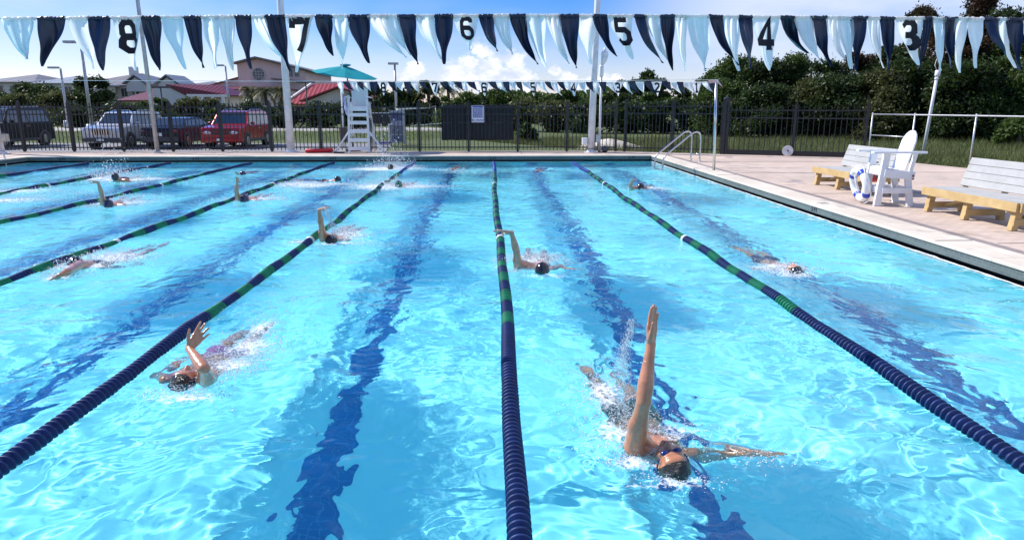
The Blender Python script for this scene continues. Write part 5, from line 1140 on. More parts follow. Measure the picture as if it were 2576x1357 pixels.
mid = [(1572, 183, 32, 66, 2, 'small flat topped tree alone against the sky'), (1628, 168, 46, 64, 0, 'dark round tree beside the small flat topped one'), (1660, 188, 26, 66, 1, 'green tree at right of the dark round one'), (1725, 218, 55, 55, 0, 'dark low tree behind the far flag post'),
       (1560, 235, 45, 60, 0, 'dark shrub below the far flag numbered 3'), (1620, 232, 45, 58, 1, 'green shrub below the far flag numbered 2'), (1500, 232, 50, 66, 1, 'green shrub behind the thick white pole'), (1440, 228, 50, 70, 3, 'bright shrub below the far flag numbered 4'),
       (1385, 232, 40, 66, 0, 'dark shrub below the far flag numbered 5'), (1325, 230, 50, 72, 1, 'green shrub between far flags 6 and 5'), (1265, 228, 50, 74, 1, 'green shrub right of the far flag numbered 6'), (1230, 225, 36, 78, 0, 'dark distant treetop behind the far flag 6'), (1185, 236, 42, 60, 3, 'bright round shrub left above the wind screen'),
       (1135, 238, 38, 58, 3, 'bright green shrub above the left end of the wind screen'), (1090, 208, 34, 66, 0, 'dark tree with ragged top below far flag 7'), (1040, 206, 40, 68, 0, 'dark tree between far flags 8 and 7'), (985, 206, 44, 64, 0, 'dark tree behind the slim lamp pole'), (935, 208, 40, 66, 0, 'dark tree right of the red metal roof'), (890, 232, 30, 58, 0, 'dark shrub just behind the lifeguard tower'),
       (1300, 258, 60, 50, 2, 'olive thicket above the middle of the wind screen'), (1400, 262, 60, 48, 2, 'olive thicket right of the wind screen'), (1490, 268, 60, 46, 0, 'dark thicket behind the thick white pole foot'), (1580, 268, 60, 46, 0, 'dark thicket behind the fence left of the gate'), (1670, 262, 60, 45, 0, 'dark thicket behind the gate in the fence'), (1330, 318, 26, 34, 0, 'dark round bush at the right edge of the wind screen'), (1760, 258, 60, 44, 0, 'dark thicket behind the far flag post foot')]
for i, (px, yt, hw, Y, m, lb) in enumerate(mid): tree_px('leafy_tree' if yt < 225 else 'shrub', 'tree' if yt < 225 else 'shrub', lb, px, yt, hw * 1.15, Y, m, 'trees and shrubs beyond the far fence', 1.1, .15, seed=100 + i * 3)
leftt = [(35, 214, 60, 78, 0, 'dark tree at the left edge before grey roofs'), (110, 216, 55, 78, 0, 'dark tree left of the lower street lamp'), (235, 196, 62, 70, 0, 'big rounded dark tree behind the tall street lamp'), (345, 252, 30, 66, 1, 'green shrub left of the thin grey pole'), (405, 246, 26, 64, 1, 'green shrub before the white gabled hall'),
         (140, 240, 60, 66, 2, 'olive hedge bush left of the tall street lamp'), (40, 246, 60, 64, 2, 'olive hedge bush at the left edge'), (300, 268, 60, 58, 0, 'dark low bush behind the silver car roof'), (470, 252, 40, 62, 2, 'olive shrub below the dark red hall roof'), (530, 250, 34, 62, 2, 'olive shrub left of the grey street lamp'), (577, 215, 24, 100, 0, 'dark tree against the pink gabled building'),
         (640, 262, 50, 60, 0, 'dark hedge bush below the palms'), (700, 258, 44, 58, 0, 'dark hedge bush left of the white pole'), (790, 268, 56, 58, 0, 'dark hedge before the red metal roofed house'), (860, 268, 46, 56, 0, 'dark hedge left of the lifeguard tower'), (-60, 205, 70, 78, 0, 'dark tree beyond the left edge'), (180, 275, 60, 60, 0, 'dark low bush between the two left lamps'), (400, 275, 50, 60, 0, 'dark low bush behind the dark sedan'), (560, 272, 50, 60, 0, 'dark low bush behind the red car')]
for i, (px, yt, hw, Y, m, lb) in enumerate(leftt): tree_px('leafy_tree' if yt < 225 else 'shrub', 'tree' if yt < 225 else 'shrub', lb, px, yt, hw * 1.15, Y, m, 'trees and shrubs behind the parking lot', 1.0, .16, seed=200 + i * 5)
def palm(label, px, ytop, Y, seed):
    top = UY(px, ytop, Y); g = random.Random(seed); t = thing('palm_tree', label, 'palm tree', (top.x, Y, .1), 0, 'palms before the pink building'); h = top.z - .6
    b = MB(); b.tube([(0, 0, 0), (.1, 0, h * .5), (0, 0, h)], [.2, .16, .14], 10); b.build('trunk', M_bark, t, smooth=True)
    b = MB()
    for i in range(34):
        a = g.random() * 6.28; el = g.uniform(-.5, 1.3); Lf = g.uniform(1.0, 1.5); pts = []
        for k in range(6): s = k / 5 * Lf; e = el - 1.5 * (k / 5) ** 1.5; pts.append(Vector((math.cos(a) * s * math.cos(el * .7), math.sin(a) * s * math.cos(el * .7), h + s * math.sin(el) - .55 * s * s)))
        for k in range(5):
            d = (pts[k + 1] - pts[k]); sd = d.cross(Vector((0, 0, 1))).normalized()
            for q in range(4):
                p = pts[k] + d * q / 4; ln = .42 * (1 - abs((k * 4 + q) / 20 - .45)); 
                for s_ in (-1, 1): tipp = p + sd * s_ * ln + d * .8 - Vector((0, 0, .12)); b.add([p, p + d * .22, tipp], [(0, 1, 2)])
    b.build('fronds', M_leaf[2], t, fix=False)
for a in (('left palm below the round window', 628, 214, 72, 1), ('middle palm below the pink building', 665, 216, 70, 2), ('right palm beside the white pole', 703, 214, 74, 3), ('tall palm head above the far flag 7', 1075, 198, 66, 4), ('dark palm head right above far flag 7', 1126, 202, 70, 5)): palm(*a)
# far wood
g = np.random.default_rng(9); nl = 40000; PXs = g.uniform(-500, 3300, nl); Yv = g.uniform(150, 190, nl); dd = np.array([ray(p, 240) for p in PXs[:1]]);
X_ = (np.tan(np.arctan((PXs - 1231) / F))) * Yv; ht = 3.8 + 1.4 * np.sin(X_ * .07) + .9 * np.sin(X_ * .23 + 1); Z_ = g.random(nl) ** .6 * ht
P = np.stack([X_, Yv, Z_ + .1], 1); nr = g.normal(size=(nl, 3)); nr /= np.linalg.norm(nr, axis=1, keepdims=True); t_ = np.cross(nr, g.normal(size=(nl, 3))); t_ /= np.linalg.norm(t_, axis=1, keepdims=True); bt = np.cross(nr, t_); s = .75 * g.uniform(.6, 1.3, (nl, 1))
tag(np_obj('far_wood', np.stack([P - t_ * s, P + bt * s * .6, P + t_ * s, P - bt * s * .6], 1).reshape(-1, 3), np.arange(nl * 4).reshape(-1, 4), M_leaf[1]), 'low far wood along the whole horizon', 'wood', kind='stuff')
# tall grass
def blades(name, label, n, fn, h0, h1, m, seed):
    g = np.random.default_rng(seed); x, y = fn(g, n); cl = np.sin(x * 1.9 + 3 * np.sin(y * .8)) * np.sin(y * 1.6 + 2 * np.sin(x * .7)); h = g.uniform(h0, h1, n) * (1 + .5 * cl); a = g.uniform(0, 6.28, n); w = .006 + .008 * g.random(n); ln = g.normal(0, .35, (n, 2)) * h[:, None]
    P0 = np.stack([x - np.cos(a) * w, y - np.sin(a) * w, np.full(n, .09)], 1); P1 = np.stack([x + np.cos(a) * w, y + np.sin(a) * w, np.full(n, .09)], 1); P2 = np.stack([x + ln[:, 0], y + ln[:, 1], .09 + h], 1)
    tag(np_obj(name, np.stack([P0, P1, P2], 1).reshape(-1, 3), np.arange(n * 3).reshape(-1, 3), m), label, 'grass', kind='stuff')
M_blade = mat('grass_blades', (.06, .095, .02), .6, col2=(.15, .155, .05), scale=.9, transl=.35, island=.35)
def rightfield(g, n): y = 14 + 24 * g.random(n) ** .8; lo = np.interp(y, [14, 18, 22.4, 26.2, 38], [13.6, 13.1, 12.5, 5.0, -2.0]); x = lo + g.random(n) ** 1.3 * (34 - lo); return x, y
blades('tall_grass', 'tall uncut grass in the field behind the right fence', 70000, rightfield, .10, .32, M_blade, 3)
def leftfield(g, n): y = g.uniform(35.6, 52, n); return g.uniform(-42, 2, n), y
blades('grass_strip', 'green grass strip beyond the parked cars', 30000, leftfield, .06, .16, mat('lawn_blades', (.075, .13, .02), .6, col2=(.14, .19, .04), scale=.6, transl=.35, island=.3), 4)
# ---------------------------------------------------------------- buildings
def wallm(n, c): return mat(n, c, .85, var=.04, scale=.6)
M_pink = wallm('pink_stucco', (.70, .52, .47)); M_cream = wallm('cream_stucco', (.62, .58, .51)); M_whites = wallm('white_stucco', (.58, .57, .56)); M_grayw = wallm('grey_wall', (.56, .54, .52))
def roofm(n, c, c2, w=.45):
    def f(nt, N, L, b):
        tc = N.new('ShaderNodeTexCoord'); wv = N.new('ShaderNodeTexWave'); wv.bands_direction = 'X'; wv.inputs['Scale'].default_value = 1 / w * .32; wv.inputs['Distortion'].default_value = 0; L.new(tc.outputs['Object'], wv.inputs[0])
        nz = N.new('ShaderNodeTexNoise'); nz.inputs['Scale'].default_value = .5; nz.inputs['Detail'].default_value = 6; L.new(tc.outputs['Object'], nz.inputs[0])
        r = N.new('ShaderNodeMapRange'); L.new(wv.outputs['Fac'], r.inputs[0]); r.inputs[1].default_value = .75; r.inputs[2].default_value = .95
        a = N.new('ShaderNodeMath'); a.operation = 'MAXIMUM'; s = N.new('ShaderNodeMath'); s.operation = 'MULTIPLY'; s.inputs[1].default_value = .35; L.new(nz.outputs['Fac'], s.inputs[0]); L.new(r.outputs[0], a.inputs[0]); L.new(s.outputs[0], a.inputs[1])
        mx = N.new('ShaderNodeMix'); mx.data_type = 'RGBA'; L.new(a.outputs[0], mx.inputs[0]); mx.inputs[6].default_value = (*c, 1); mx.inputs[7].default_value = (*c2, 1); L.new(mx.outputs[2], b.inputs['Base Color'])
        bp = N.new('ShaderNodeBump'); bp.inputs['Strength'].default_value = .5; bp.inputs['Distance'].default_value = .05; L.new(wv.outputs['Fac'], bp.inputs['Height']); L.new(bp.outputs[0], b.inputs['Normal'])
    return node_mat(n, f, .45)
M_redroof = roofm('red_metal_roof', (.36, .045, .045), (.20, .02, .02)); M_darkred = roofm('dark_red_roof', (.16, .022, .022), (.09, .012, .012)); M_shingle = roofm('brown_shingles', (.20, .17, .145), (.15, .13, .11), 1.5); M_greyroof = roofm('grey_metal_roof', (.28, .30, .32), (.18, .19, .21))
M_trim = wallm('white_trim', (.7, .7, .68)); M_win = mat('window_glass', (.02, .025, .03), .12, var=.1, spec=.8); M_frame = wallm('window_frame', (.5, .5, .5))
def window(parent, x, z, w, h, y=-.03):
    b = MB(); b.box(x - w / 2, x + w / 2, y - .03, y, z - h / 2, z + h / 2); o = b.build('window', M_win, parent)
    b = MB(); t = .08
    for a in ((x - w / 2 - t, x - w / 2, z - h / 2 - t, z + h / 2 + t), (x + w / 2, x + w / 2 + t, z - h / 2 - t, z + h / 2 + t), (x - w / 2, x + w / 2, z + h / 2, z + h / 2 + t), (x - w / 2, x + w / 2, z - h / 2 - t, z - h / 2)): b.box(a[0], a[1], y - .08, y, a[2], a[3])
    b.box(x - .03, x + .03, y - .05, y - .03, z - h / 2, z + h / 2); b.build('frame', M_frame, o); return o
def hip(parent, x0, x1, y0, y1, ze, zr, m, ov=.5, inset=None, name='roof', gable=False):
    """hip (or gable) roof with eaves at ze and ridge at zr running along x"""
    x0 -= ov; x1 += ov; y0 -= ov; y1 += ov; ym = (y0 + y1) / 2; i = 0 if gable else (inset if inset is not None else min((y1 - y0) / 2, (x1 - x0) / 2.05)); b = MB()
    V = [(x0, y0, ze), (x1, y0, ze), (x1, y1, ze), (x0, y1, ze), (x0 + i, ym, zr), (x1 - i, ym, zr), (x0, y0, ze - .15), (x1, y0, ze - .15), (x1, y1, ze - .15), (x0, y1, ze - .15)]
    b.add(V, [(0, 1, 5, 4), (1, 2, 5), (2, 3, 4, 5), (3, 0, 4), (6, 7, 1, 0), (7, 8, 2, 1), (8, 9, 3, 2), (9, 6, 0, 3), (9, 8, 7, 6)]); return b.build(name, m, parent, fix=False)
def house(label, px0, px1, y_eave, y_ridge, Y, depth, roof, wall, wins=3, name='house', cat='house', gable=False, storeys=1):
    a = UY(px0, y_eave, Y); c = UY(px1, y_ridge, Y + depth / 2); a1 = UY(px1, y_eave, Y); t = thing(name, label, cat, ((a.x + a1.x) / 2, Y, .1)); w = (a1.x - a.x) / 2; ze = a.z - .1; zr = c.z - .1
    b = MB(); b.box(-w + .5, w - .5, 0, depth, 0, ze - .16); b.build('wall', wall, t); hip(t, -w + .5, w - .5, 0, depth, ze, zr, roof, gable=gable)
    for s in range(storeys):
        for i in range(wins): window(t, -w + (i + .5) * 2 * w / wins, ze * ((s + .5) / storeys) + .1, min(1.5, w / wins), min(1.6, ze / storeys * .5))
    return t
house('grey hipped house roof at the far left edge', -60, 90, 206, 187, 112, 16, M_shingle, M_grayw, 4, storeys=2)
t = house('house with pale grey metal roof left of the lower street lamp', 82, 188, 209, 191, 105, 12, M_greyroof, M_whites, 3, storeys=2)
t = house('large brown roofed house behind the big rounded tree', 178, 385, 214, 184, 118, 20, M_shingle, M_grayw, 7, storeys=2)
for x in (4.5, 9.5): b = MB(); b.prism([(x - 1.6, 4.0), (x + 1.6, 4.0), (x + 1.4, 5.2), (x, 6.2), (x - 1.4, 5.2)], -1.5, 5); o = b.build('dormer', M_grayw, t); b = MB(); b.prism([(x - 2, 5.1), (x, 6.45), (x + 2, 5.1), (x + 2, 5.25), (x, 6.65), (x - 2, 5.25)], -1.9, 5.2); b.build('dormer_roof', M_greyroof, o)
for i in range(5): b = MB(); x = -9 + i * 4.4; b.box(x - .05, x + .05, -1.4, -1.3, 0, 5); b.build('column', M_trim, t)
b = MB(); b.box(-1, 0.2, 8, 9, 5, 8.3); b.build('chimney', M_whites, t)
t = house('small cream building with dark red roof behind the thin grey pole', 296, 395, 252, 226, 88, 9, M_darkred, M_cream, 3)
t = house('distant brown roofed house behind the dark red hall roof', 455, 552, 214, 205, 170, 16, M_shingle, M_cream, 4)
# white gabled hall
A_ = UY(388, 262, 84); B_ = UY(562, 262, 84); t = thing('hall', 'white hall with big front gable and dark red side roof', 'hall', (A_.x, 84, .1)); s_ = 84 / F
zz = lambda y: UY(400, y, 84).z - .1
gw = (470 - 386) * s_; full = (560 - 386) * s_
b = MB(); b.prism([(0, 0), (gw, 0), (gw, zz(238)), (gw * .36, zz(213)), (0, zz(224))], 0, 8); b.build('front_gable', M_whites, t)
b = MB(); b.box(gw, full - .4, .8, 8, 0, zz(241)); b.build('wall', M_cream, t)
b = MB(); b.add([(gw * .40, -.2, zz(212)), (full * .78, 3.5, zz(211)), (full + .3, .2, zz(239)), (gw - .1, -.2, zz(238.5)), (full * .78, 3.7, zz(211)), (full + .3, 8, zz(239)), (gw * .4, 8, zz(212))], [(0, 3, 2, 1), (1, 2, 5), (0, 1, 6)]); o = b.build('roof', M_darkred, t, fix=False); m_ = o.modifiers.new('s', 'SOLIDIFY'); m_.thickness = .15
b = MB(); b.bar((gw - .1, -.3, zz(240)), (full + .3, .1, zz(241)), .15, .3); b.build('fascia', M_trim, t)
for i in range(4): b = MB(); x = gw + .4 + i * (full - gw - .8) / 3; b.box(x - .15, x + .15, -.2, .1, 0, zz(242)); b.build('column', M_trim, t)
for x in (gw * .35, gw * .7): window(t, x, 1.3, .8, 1.2)
# pink gabled building with the round window
Yc = 150; s_ = Yc / F; O = UY(655, 262, Yc); t = thing('church', 'pink gabled building with a big round dark window', 'building', (O.x, Yc, .1)); X0 = lambda px: (px - 655) * s_ * 1.0; zz = lambda y: UY(655, y, Yc).z - .1
b = MB(); b.prism([(X0(607), 0), (X0(768), 0), (X0(768), zz(178)), (X0(655), zz(148)), (X0(607), zz(161))], 0, 24); b.build('wall', M_pink, t)
b = MB(); b.prism([(X0(600), zz(162)), (X0(655), zz(147)), (X0(780), zz(179)), (X0(780), zz(176)), (X0(655), zz(142.5)), (X0(600), zz(158))], -1.2, 24.5); b.build('roof', M_shingle, t)
b = MB(); b.prism([(X0(545), 0), (X0(607), 0), (X0(607), zz(196)), (X0(545), zz(213))], .6, 20); o = b.build('side_wing', M_pink, t); b = MB(); b.prism([(X0(538), zz(216)), (X0(608), zz(196)), (X0(608), zz(193)), (X0(538), zz(213))], 0, 21); b.build('wing_roof', M_darkred, o)
b = MB(); b.box(X0(560), X0(745), -6, -.05, 0, zz(226)); o = b.build('porch', M_pink, t); hip(o, X0(560), X0(745), -6, -.2, zz(226), zz(219), M_darkred, .4, name='porch_roof')
cx, cz, rr_ = X0(657), zz(187), 14 * s_
b = MB(); b.tube([(cx, -.05, cz), (cx, -.12, cz)], rr_, 32); o = b.build('window', M_win, t); b = MB()
for i in range(32):
    a0, a1 = 2 * math.pi * i / 32, 2 * math.pi * (i + 1) / 32; b.add([(cx + math.cos(a) * r, y, cz + math.sin(a) * r) for a in (a0, a1) for r in (rr_, rr_ + .18) for y in (-.05, -.2)], [(0, 2, 6, 4), (1, 3, 7, 5), (2, 3, 7, 6), (0, 1, 5, 4)])
for k in (-.45, 0, .45): b.box(cx + k * rr_ - .04, cx + k * rr_ + .04, -.17, -.125, cz - rr_ * .88, cz + rr_ * .88); b.box(cx - rr_ * .88, cx + rr_ * .88, -.165, -.13, cz + k * rr_ - .04, cz + k * rr_ + .04)
b.build('frame', M_frame, o)
for px in (718, 733, 748): window(t, X0(px), zz(184), .8, 1.3, -.05)
b = MB(); b.prism([(X0(690), zz(199)), (X0(770), zz(206)), (X0(770), zz(204)), (X0(690), zz(196.5))], -1.6, 0); b.build('canopy', M_shingle, t)
window(t, X0(585), zz(228), 1.6, 1.8, .5)
# red metal roofed house
Yc = 76; s_ = Yc / F; O = UY(835, 262, Yc); t = thing('red_roof_house', 'cream house with bright red metal roof left of the tower', 'house', (O.x, Yc, .1)); X0 = lambda px: (px - 835) * s_; zz = lambda y: UY(835, y, Yc).z - .1
b = MB(); b.box(X0(735), X0(955), 1, 9, 0, zz(258)); b.build('wall', M_cream, t)
b = MB(); V = [(X0(716), .2, zz(261)), (X0(965), .2, zz(261)), (X0(925), 5, UY(835, 211, Yc + 5).z - .1), (X0(762), 5, UY(835, 211, Yc + 5).z - .1), (X0(965), 10, zz(261)), (X0(716), 10, zz(261))]
b.add(V, [(0, 1, 2, 3), (1, 4, 2), (2, 4, 5, 3), (5, 0, 3)]); o = b.build('roof', M_redroof, t, fix=False); m_ = o.modifiers.new('s', 'SOLIDIFY'); m_.thickness = .12
b = MB(); b.prism([(X0(795), 0), (X0(945), 0), (X0(945), zz(247)), (X0(872), zz(225)), (X0(795), zz(256))], -4, .9); o = b.build('front_wing', M_cream, t)
b = MB(); b.prism([(X0(785), zz(257)), (X0(872), zz(223.5)), (X0(955), zz(248)), (X0(955), zz(245.5)), (X0(872), zz(220)), (X0(785), zz(253.5))], -4.6, 2.2); b.build('wing_roof', M_redroof, o)
b = MB(); b.bar((X0(716), .1, zz(262)), (X0(762), 4.9, UY(835, 210, Yc + 5).z - .12), .2, .25); b.build('verge', M_trim, t)
b = MB(); b.prism([(X0(755), 0), (X0(870), 0), (X0(870), zz(208)), (X0(835), zz(197)), (X0(760), zz(197))], 11, 18); o = b.build('rear_wing', M_cream, t); hip(o, X0(762), X0(862), 11, 18, zz(208), zz(190), M_redroof, .5, name='rear_roof')
for px in (752, 775): window(t, X0(px), 1.0, 1.0, 1.2, .98)
for px in (820, 860, 905): window(t, X0(px), 1.0, 1.2, 1.3, -4.02)
# ---------------------------------------------------------------- cars
M_tyre = mat('tyre', (.015, .015, .015), .8); M_rim = mat('alloy_rim', (.35, .35, .36), .3, .9); M_glass = mat('car_glass', (.02, .035, .045), .08, var=.1, spec=.9, coat=.5); M_chrome = mat('chrome', (.7, .7, .7), .12, 1.0); M_headl = mat('headlight_glass', (.6, .62, .65), .1, .3, coat=.8); M_taill = mat('tail_light_red', (.35, .01, .01), .2, coat=.6)
def car(label, name, x, y, rz, col, L=4.4, W=1.82, Hh=1.7, belt=1.02, kind='suv', grille=True, face='front', trimc=None):
    t = thing(name, label, 'car', (x, y, .106), rz, 'cars parked behind the far fence'); paint = mat(name + '_paint', col, .25, .35, var=.03, coat=.9 if max(col) > .1 else .1, spec=.5 if max(col) > .1 else .2); lo = .28; h2 = W / 2
    fr, re = L / 2, -L / 2
    if kind == 'suv': hood = belt + .02; prof = [(re, lo + .12), (re + .05, lo), (fr - .1, lo), (fr, lo + .1), (fr, .80), (fr - .08, hood - .06), (fr - 1.15, hood + .05), (re + .02, belt + .05), (re, belt - .1)]; gh = [(fr - 1.12, hood + .03), (fr - 1.75, Hh - .04), (fr - 2.1, Hh), (re + .5, Hh), (re + .12, Hh - .06), (re + .03, belt + .03)]
    else: hood = belt - .05; prof = [(re, lo + .15), (re + .08, lo), (fr - .1, lo), (fr, lo + .12), (fr, .66), (fr - .12, hood - .08), (fr - 1.2, hood + .03), (re + .75, belt + .02), (re + .05, belt), (re - .0, belt - .14)]; gh = [(fr - 1.15, hood + .02), (fr - 1.95, Hh - .02), (fr - 2.4, Hh), (re + 1.4, Hh - .05), (re + .72, belt + .0)]
    def shell(profile, wb, wt, zb, zt):
        b = MB(); n = len(profile); V = []
        for s in (-1, 1):
            for px_, pz in profile: f = min(1, max(0, (pz - zb) / max(.01, zt - zb))); V.append((px_, s * (wb + (wt - wb) * f), pz))
        b.add(V, [tuple(range(n)), tuple(range(2 * n - 1, n - 1, -1))] + [(i, i + n, (i + 1) % n + n, (i + 1) % n) for i in range(n)]); return b
    shell(prof, h2, h2 - .04, lo, belt + .1).build('body', paint, t, bevel=.045)
    shell(gh, h2 - .06, h2 - .22, belt, Hh).build('cabin', paint, t, bevel=.03)
    # glass: windscreen, rear window and side panes, proud of the cabin
    def lerp2(a, c, f): return (a[0] + (c[0] - a[0]) * f, a[1] + (c[1] - a[1]) * f)
    def wz(z): f = (z - belt) / (Hh - belt); return h2 - .06 + (-.16) * f
    a, c = gh[0], gh[1]; p, q = lerp2(a, c, .10), lerp2(a, c, .94); nx, nz2 = (c[1] - a[1]), -(c[0] - a[0]); ll = math.hypot(nx, nz2); nx, nz2 = nx / ll * .006, nz2 / ll * .006
    b = MB(); b.add([(p[0] + nx, -wz(p[1]) + .08, p[1] + nz2), (p[0] + nx, wz(p[1]) - .08, p[1] + nz2), (q[0] + nx, wz(q[1]) - .09, q[1] + nz2), (q[0] + nx, -wz(q[1]) + .09, q[1] + nz2)], [(0, 1, 2, 3)]); b.build('windscreen', M_glass, t)
    a, c = gh[-1], gh[-2]; p, q = lerp2(a, c, .18), lerp2(a, c, .92); b = MB(); b.add([(p[0] - .02, -wz(p[1]) + .10, p[1]), (p[0] - .02, wz(p[1]) - .10, p[1]), (q[0] - .02, wz(q[1]) - .1, q[1]), (q[0] - .02, -wz(q[1]) + .1, q[1])], [(0, 1, 2, 3)]); b.build('rear_window', M_glass, t)
    x_a = gh[0][0] - .18; x_b = gh[-1][0] + .2; xm = (x_a + x_b) / 2; zt = Hh - .12; zb = belt + .06
    for s in (-1, 1):
        for k, (xa, xb) in enumerate(((xm + .05, x_a), (x_b, xm - .03))):
            ta = xa if k == 0 else xa + .22; tb = xb - .42 if k == 0 else xb
            b = MB(); b.add([(xa, s * (wz(zb) + .008), zb), (xb, s * (wz(zb) + .008), zb), (tb, s * (wz(zt) + .008), zt), (ta, s * (wz(zt) + .008), zt)], [(0, 1, 2, 3)]); b.build('side_window', M_glass, t)
        b = MB(); b.box(xm + .1, xm + .3, s * (h2 + .0), s * (h2 + .0) + s * .015, belt - .14, belt - .10); b.build('door_handle', M_chrome, t)
        b = MB(); b.ell((gh[0][0] - .35, s * (h2 + .08), belt + .12), ((.06, 0, 0), (0, .11, 0), (0, 0, .075)), 12, 8); b.build('mirror', paint, t, smooth=True)
        b = MB(); b.box(re + .9, fr - .95, s * (h2 - .005), s * (h2 + .02), .30, .42); b.build('sill', M_darkgrey, t)
    for sx in (fr - .85, re + .85):
        for s in (-1, 1):
            b = MB(); b.tube([(sx, s * (h2 - .24), .35), (sx, s * (h2 - .22), .35), (sx, s * (h2 + .005), .35), (sx, s * (h2 + .02), .35)], [.30, .35, .35, .31], 24); w = b.build('wheel', M_tyre, t, angle=40)
            b = MB(); b.tube([(sx, s * (h2 + .02), .35), (sx, s * (h2 + .032), .35)], [.21, .19], 20); b.build('rim', M_rim, w)
            b = MB(); b.tube([(sx, s * (h2 - .03), .36), (sx, s * (h2 + .012), .36)], .42, 24); b.build('wheel_arch', M_darkgrey, t)
            w.location = (0, s * .012, 0)
    for s in (-1, 1):
        b = MB()
        if kind == 'suv' and name == 'silver_off_road_car': b.tube([(fr - .03, s * .62, .80), (fr + .03, s * .62, .80)], .105, 20)
        else: b.ell((fr - .06, s * (h2 - .32), .74), ((.10, 0, 0), (0, .25, 0), (0, 0, .09)), 16, 10)
        b.build('headlight', M_headl, t, smooth=False)
        b = MB(); b.ell((re + .05, s * (h2 - .16), belt - .16), ((.07, 0, 0), (0, .12, 0), (0, 0, .06 if kind != 'suv' else .17)), 14, 8); b.build('tail_light', M_taill, t, smooth=True)
    b = MB(); b.box(fr - .02, fr + .10, -h2 + .04, h2 - .04, .34, .52); b.build('front_bumper', M_darkgrey if name != 'red_car' else paint, t, bevel=.03)
    b = MB(); b.box(re - .10, re + .02, -h2 + .04, h2 - .04, .34, .56); b.build('rear_bumper', trimc or M_darkgrey, t, bevel=.03)
    b = MB(); b.box(fr - .0, fr + .02, -.42, .42, .66, .90); b.build('grille', M_black, t)
    b = MB()
    if name == 'silver_off_road_car':
        for i in range(8): yy = -.40 + i * .114; b.box(fr + .02, fr + .035, yy - .022, yy + .022, .66, .90)
    else: b.box(fr + .02, fr + .03, -.42, .42, .76, .79); b.box(fr + .02, fr + .03, -.42, .42, .84, .86)
    b.build('grille_bars', M_chrome if name != 'red_car' else paint, t)
    b = MB(); b.box(re - .115, re - .10, -.16, .16, .62 if kind == 'suv' else .60, .74); b.build('licence_plate', M_white, t)
    b = MB(); b.box(fr + .10, fr + .115, -.16, .16, .38, .48); b.build('front_plate', M_white, t)
    if kind == 'suv':
        for s in (-1, 1): b = MB(); b.tube([(fr - 2.2, s * (h2 - .30), Hh), (fr - 2.3, s * (h2 - .30), Hh + .06), (re + .6, s * (h2 - .30), Hh + .06), (re + .5, s * (h2 - .30), Hh)], .016, 8); b.build('roof_rail', M_chrome, t)
    t.scale = (.88, .88, .88); return t
car('silver off-road car facing the fence, round headlights and slatted grille', 'silver_off_road_car', -15.6, 31.0, R(-92), (.50, .52, .55), 4.4, 1.80, 1.68)
car('dark sedan parked tail first between silver and red cars', 'dark_sedan', -13.25, 31.1, R(88), (.02, .025, .04), 4.7, 1.80, 1.42, .98, 'sedan')
car('red car facing the fence', 'red_car', -10.85, 31.0, R(-91), (.40, .006, .012), 4.5, 1.85, 1.72)
car('black car parked at the far left behind the fence', 'black_car', -20.7, 30.9, R(-90), (.012, .014, .022), 4.8, 1.95, 1.85, 1.12)
# ---------------------------------------------------------------- things in the field behind
p = UY(1000, 345, 33); t = thing('information_board', 'grey framed board with bluish panels behind the fence', 'board', (p.x, 33, .1)); b = MB(); b.box(-.33, .33, -.04, .04, .05, 1.52); b.build('frame', M_galv, t, bevel=.01)
for i, (z0, z1, c) in enumerate(((1.05, 1.42, (.10, .11, .22)), (.88, 1.0, (.35, .38, .6)), (.45, .84, (.16, .18, .24)), (.12, .40, (.14, .17, .26)))): b = MB(); b.box(-.26, .26, -.055, -.04, z0, z1); b.build('panel', mat('panel', c, .5, scale=8), t)
b = MB(); b.box(-.36, -.30, -.05, .05, -.05, 1.56); b.box(.30, .36, -.05, .05, -.05, 1.56); b.build('posts', M_galv, t)
p = UY(962, 345, 32); t = thing('covered_cart', 'black covered cart on white legs behind the fence', 'cart', (p.x, 32, .1)); b = MB(); b.box(-.36, .36, -.25, .25, .95, 1.42); b.build('cover', M_black, t, bevel=.06)
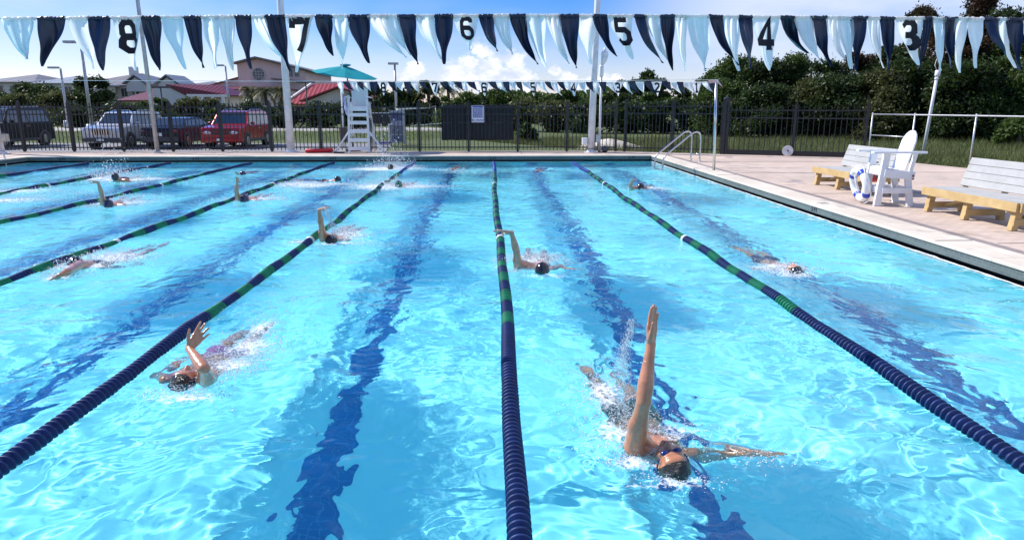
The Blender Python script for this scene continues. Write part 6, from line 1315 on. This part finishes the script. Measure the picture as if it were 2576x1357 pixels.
for sx in (-.32, .0, .32): b = MB(); b.bar((sx, -.2, 0), (sx, -.2, .96), .035, .035); b.build('leg', M_white, t)
b = MB(); b.box(-.36, .36, -.24, .24, .06, .16); b.build('base_shelf', mat('slate_blue', (.14, .14, .26), .6), t); b = MB(); b.box(-.37, .37, -.26, -.24, 1.40, 1.43); b.build('rim', M_white, t)
a, c = UY(1000, 275, 40), UY(1096, 269, 46); t = thing('volleyball_net', 'sagging white taped net between posts in the field', 'net', (a.x, 40, .1)); e = Vector((c.x - a.x, 6, c.z - .1)); s_ = Vector((0, 0, a.z - .1))
b = MB(); b.bar(s_, e, .02, .09); b.build('top_tape', M_white, t); b = MB(); lo_ = Vector((.6, 1.0, .62)); hi_ = Vector((e.x, 6, .68)); b.bar(lo_, hi_ + Vector((1.5, 1, .02)), .02, .045); b.build('bottom_tape', M_white, t)
for q_ in (s_, e): b = MB(); b.tube([(q_.x, q_.y, 0), (q_.x, q_.y, q_.z + .05)], .035, 8); b.build('post', M_polegrey, t, smooth=True)
b = MB()
for i in range(30): f_ = (i + .5) / 30; p_ = s_.lerp(e, f_); b.bar(p_, (p_.x, p_.y, .64), .006, .006)
b.build('mesh_net', M_darkgrey, t)
p = UY(864, 345, 30); t = thing('bin_post', 'slim white pole carrying a brown litter bin beside the tower', 'pole', (p.x, 30, .1)); b = MB(); tt = UY(858, 206, 30); b.tube([(0, 0, 0), (tt.x - p.x, 0, tt.z - .1)], .035, 10); b.build('pole', M_white, t, smooth=True); b = MB(); b.tube([(0.05, -.15, .25), (0.05, -.15, .85)], [.17, .20], 16); b.build('bin', mat('brown_plastic', (.10, .08, .075), .6), t)
for px, lb in ((110, 'left of two grey bollards beyond the grass'), (128, 'right of two grey bollards beyond the grass')):
    p = U(px, 340, .1); t = thing('bollard', lb, 'bollard', (p.x, p.y, .1), 0, 'bollards beyond the grass'); b = MB(); b.tube([(0, 0, 0), (0, 0, .8), (0, 0, .86)], [.09, .09, .03], 10); b.build('post', M_galv, t, smooth=True)
# remove the scratch: nothing left over at top level without a role
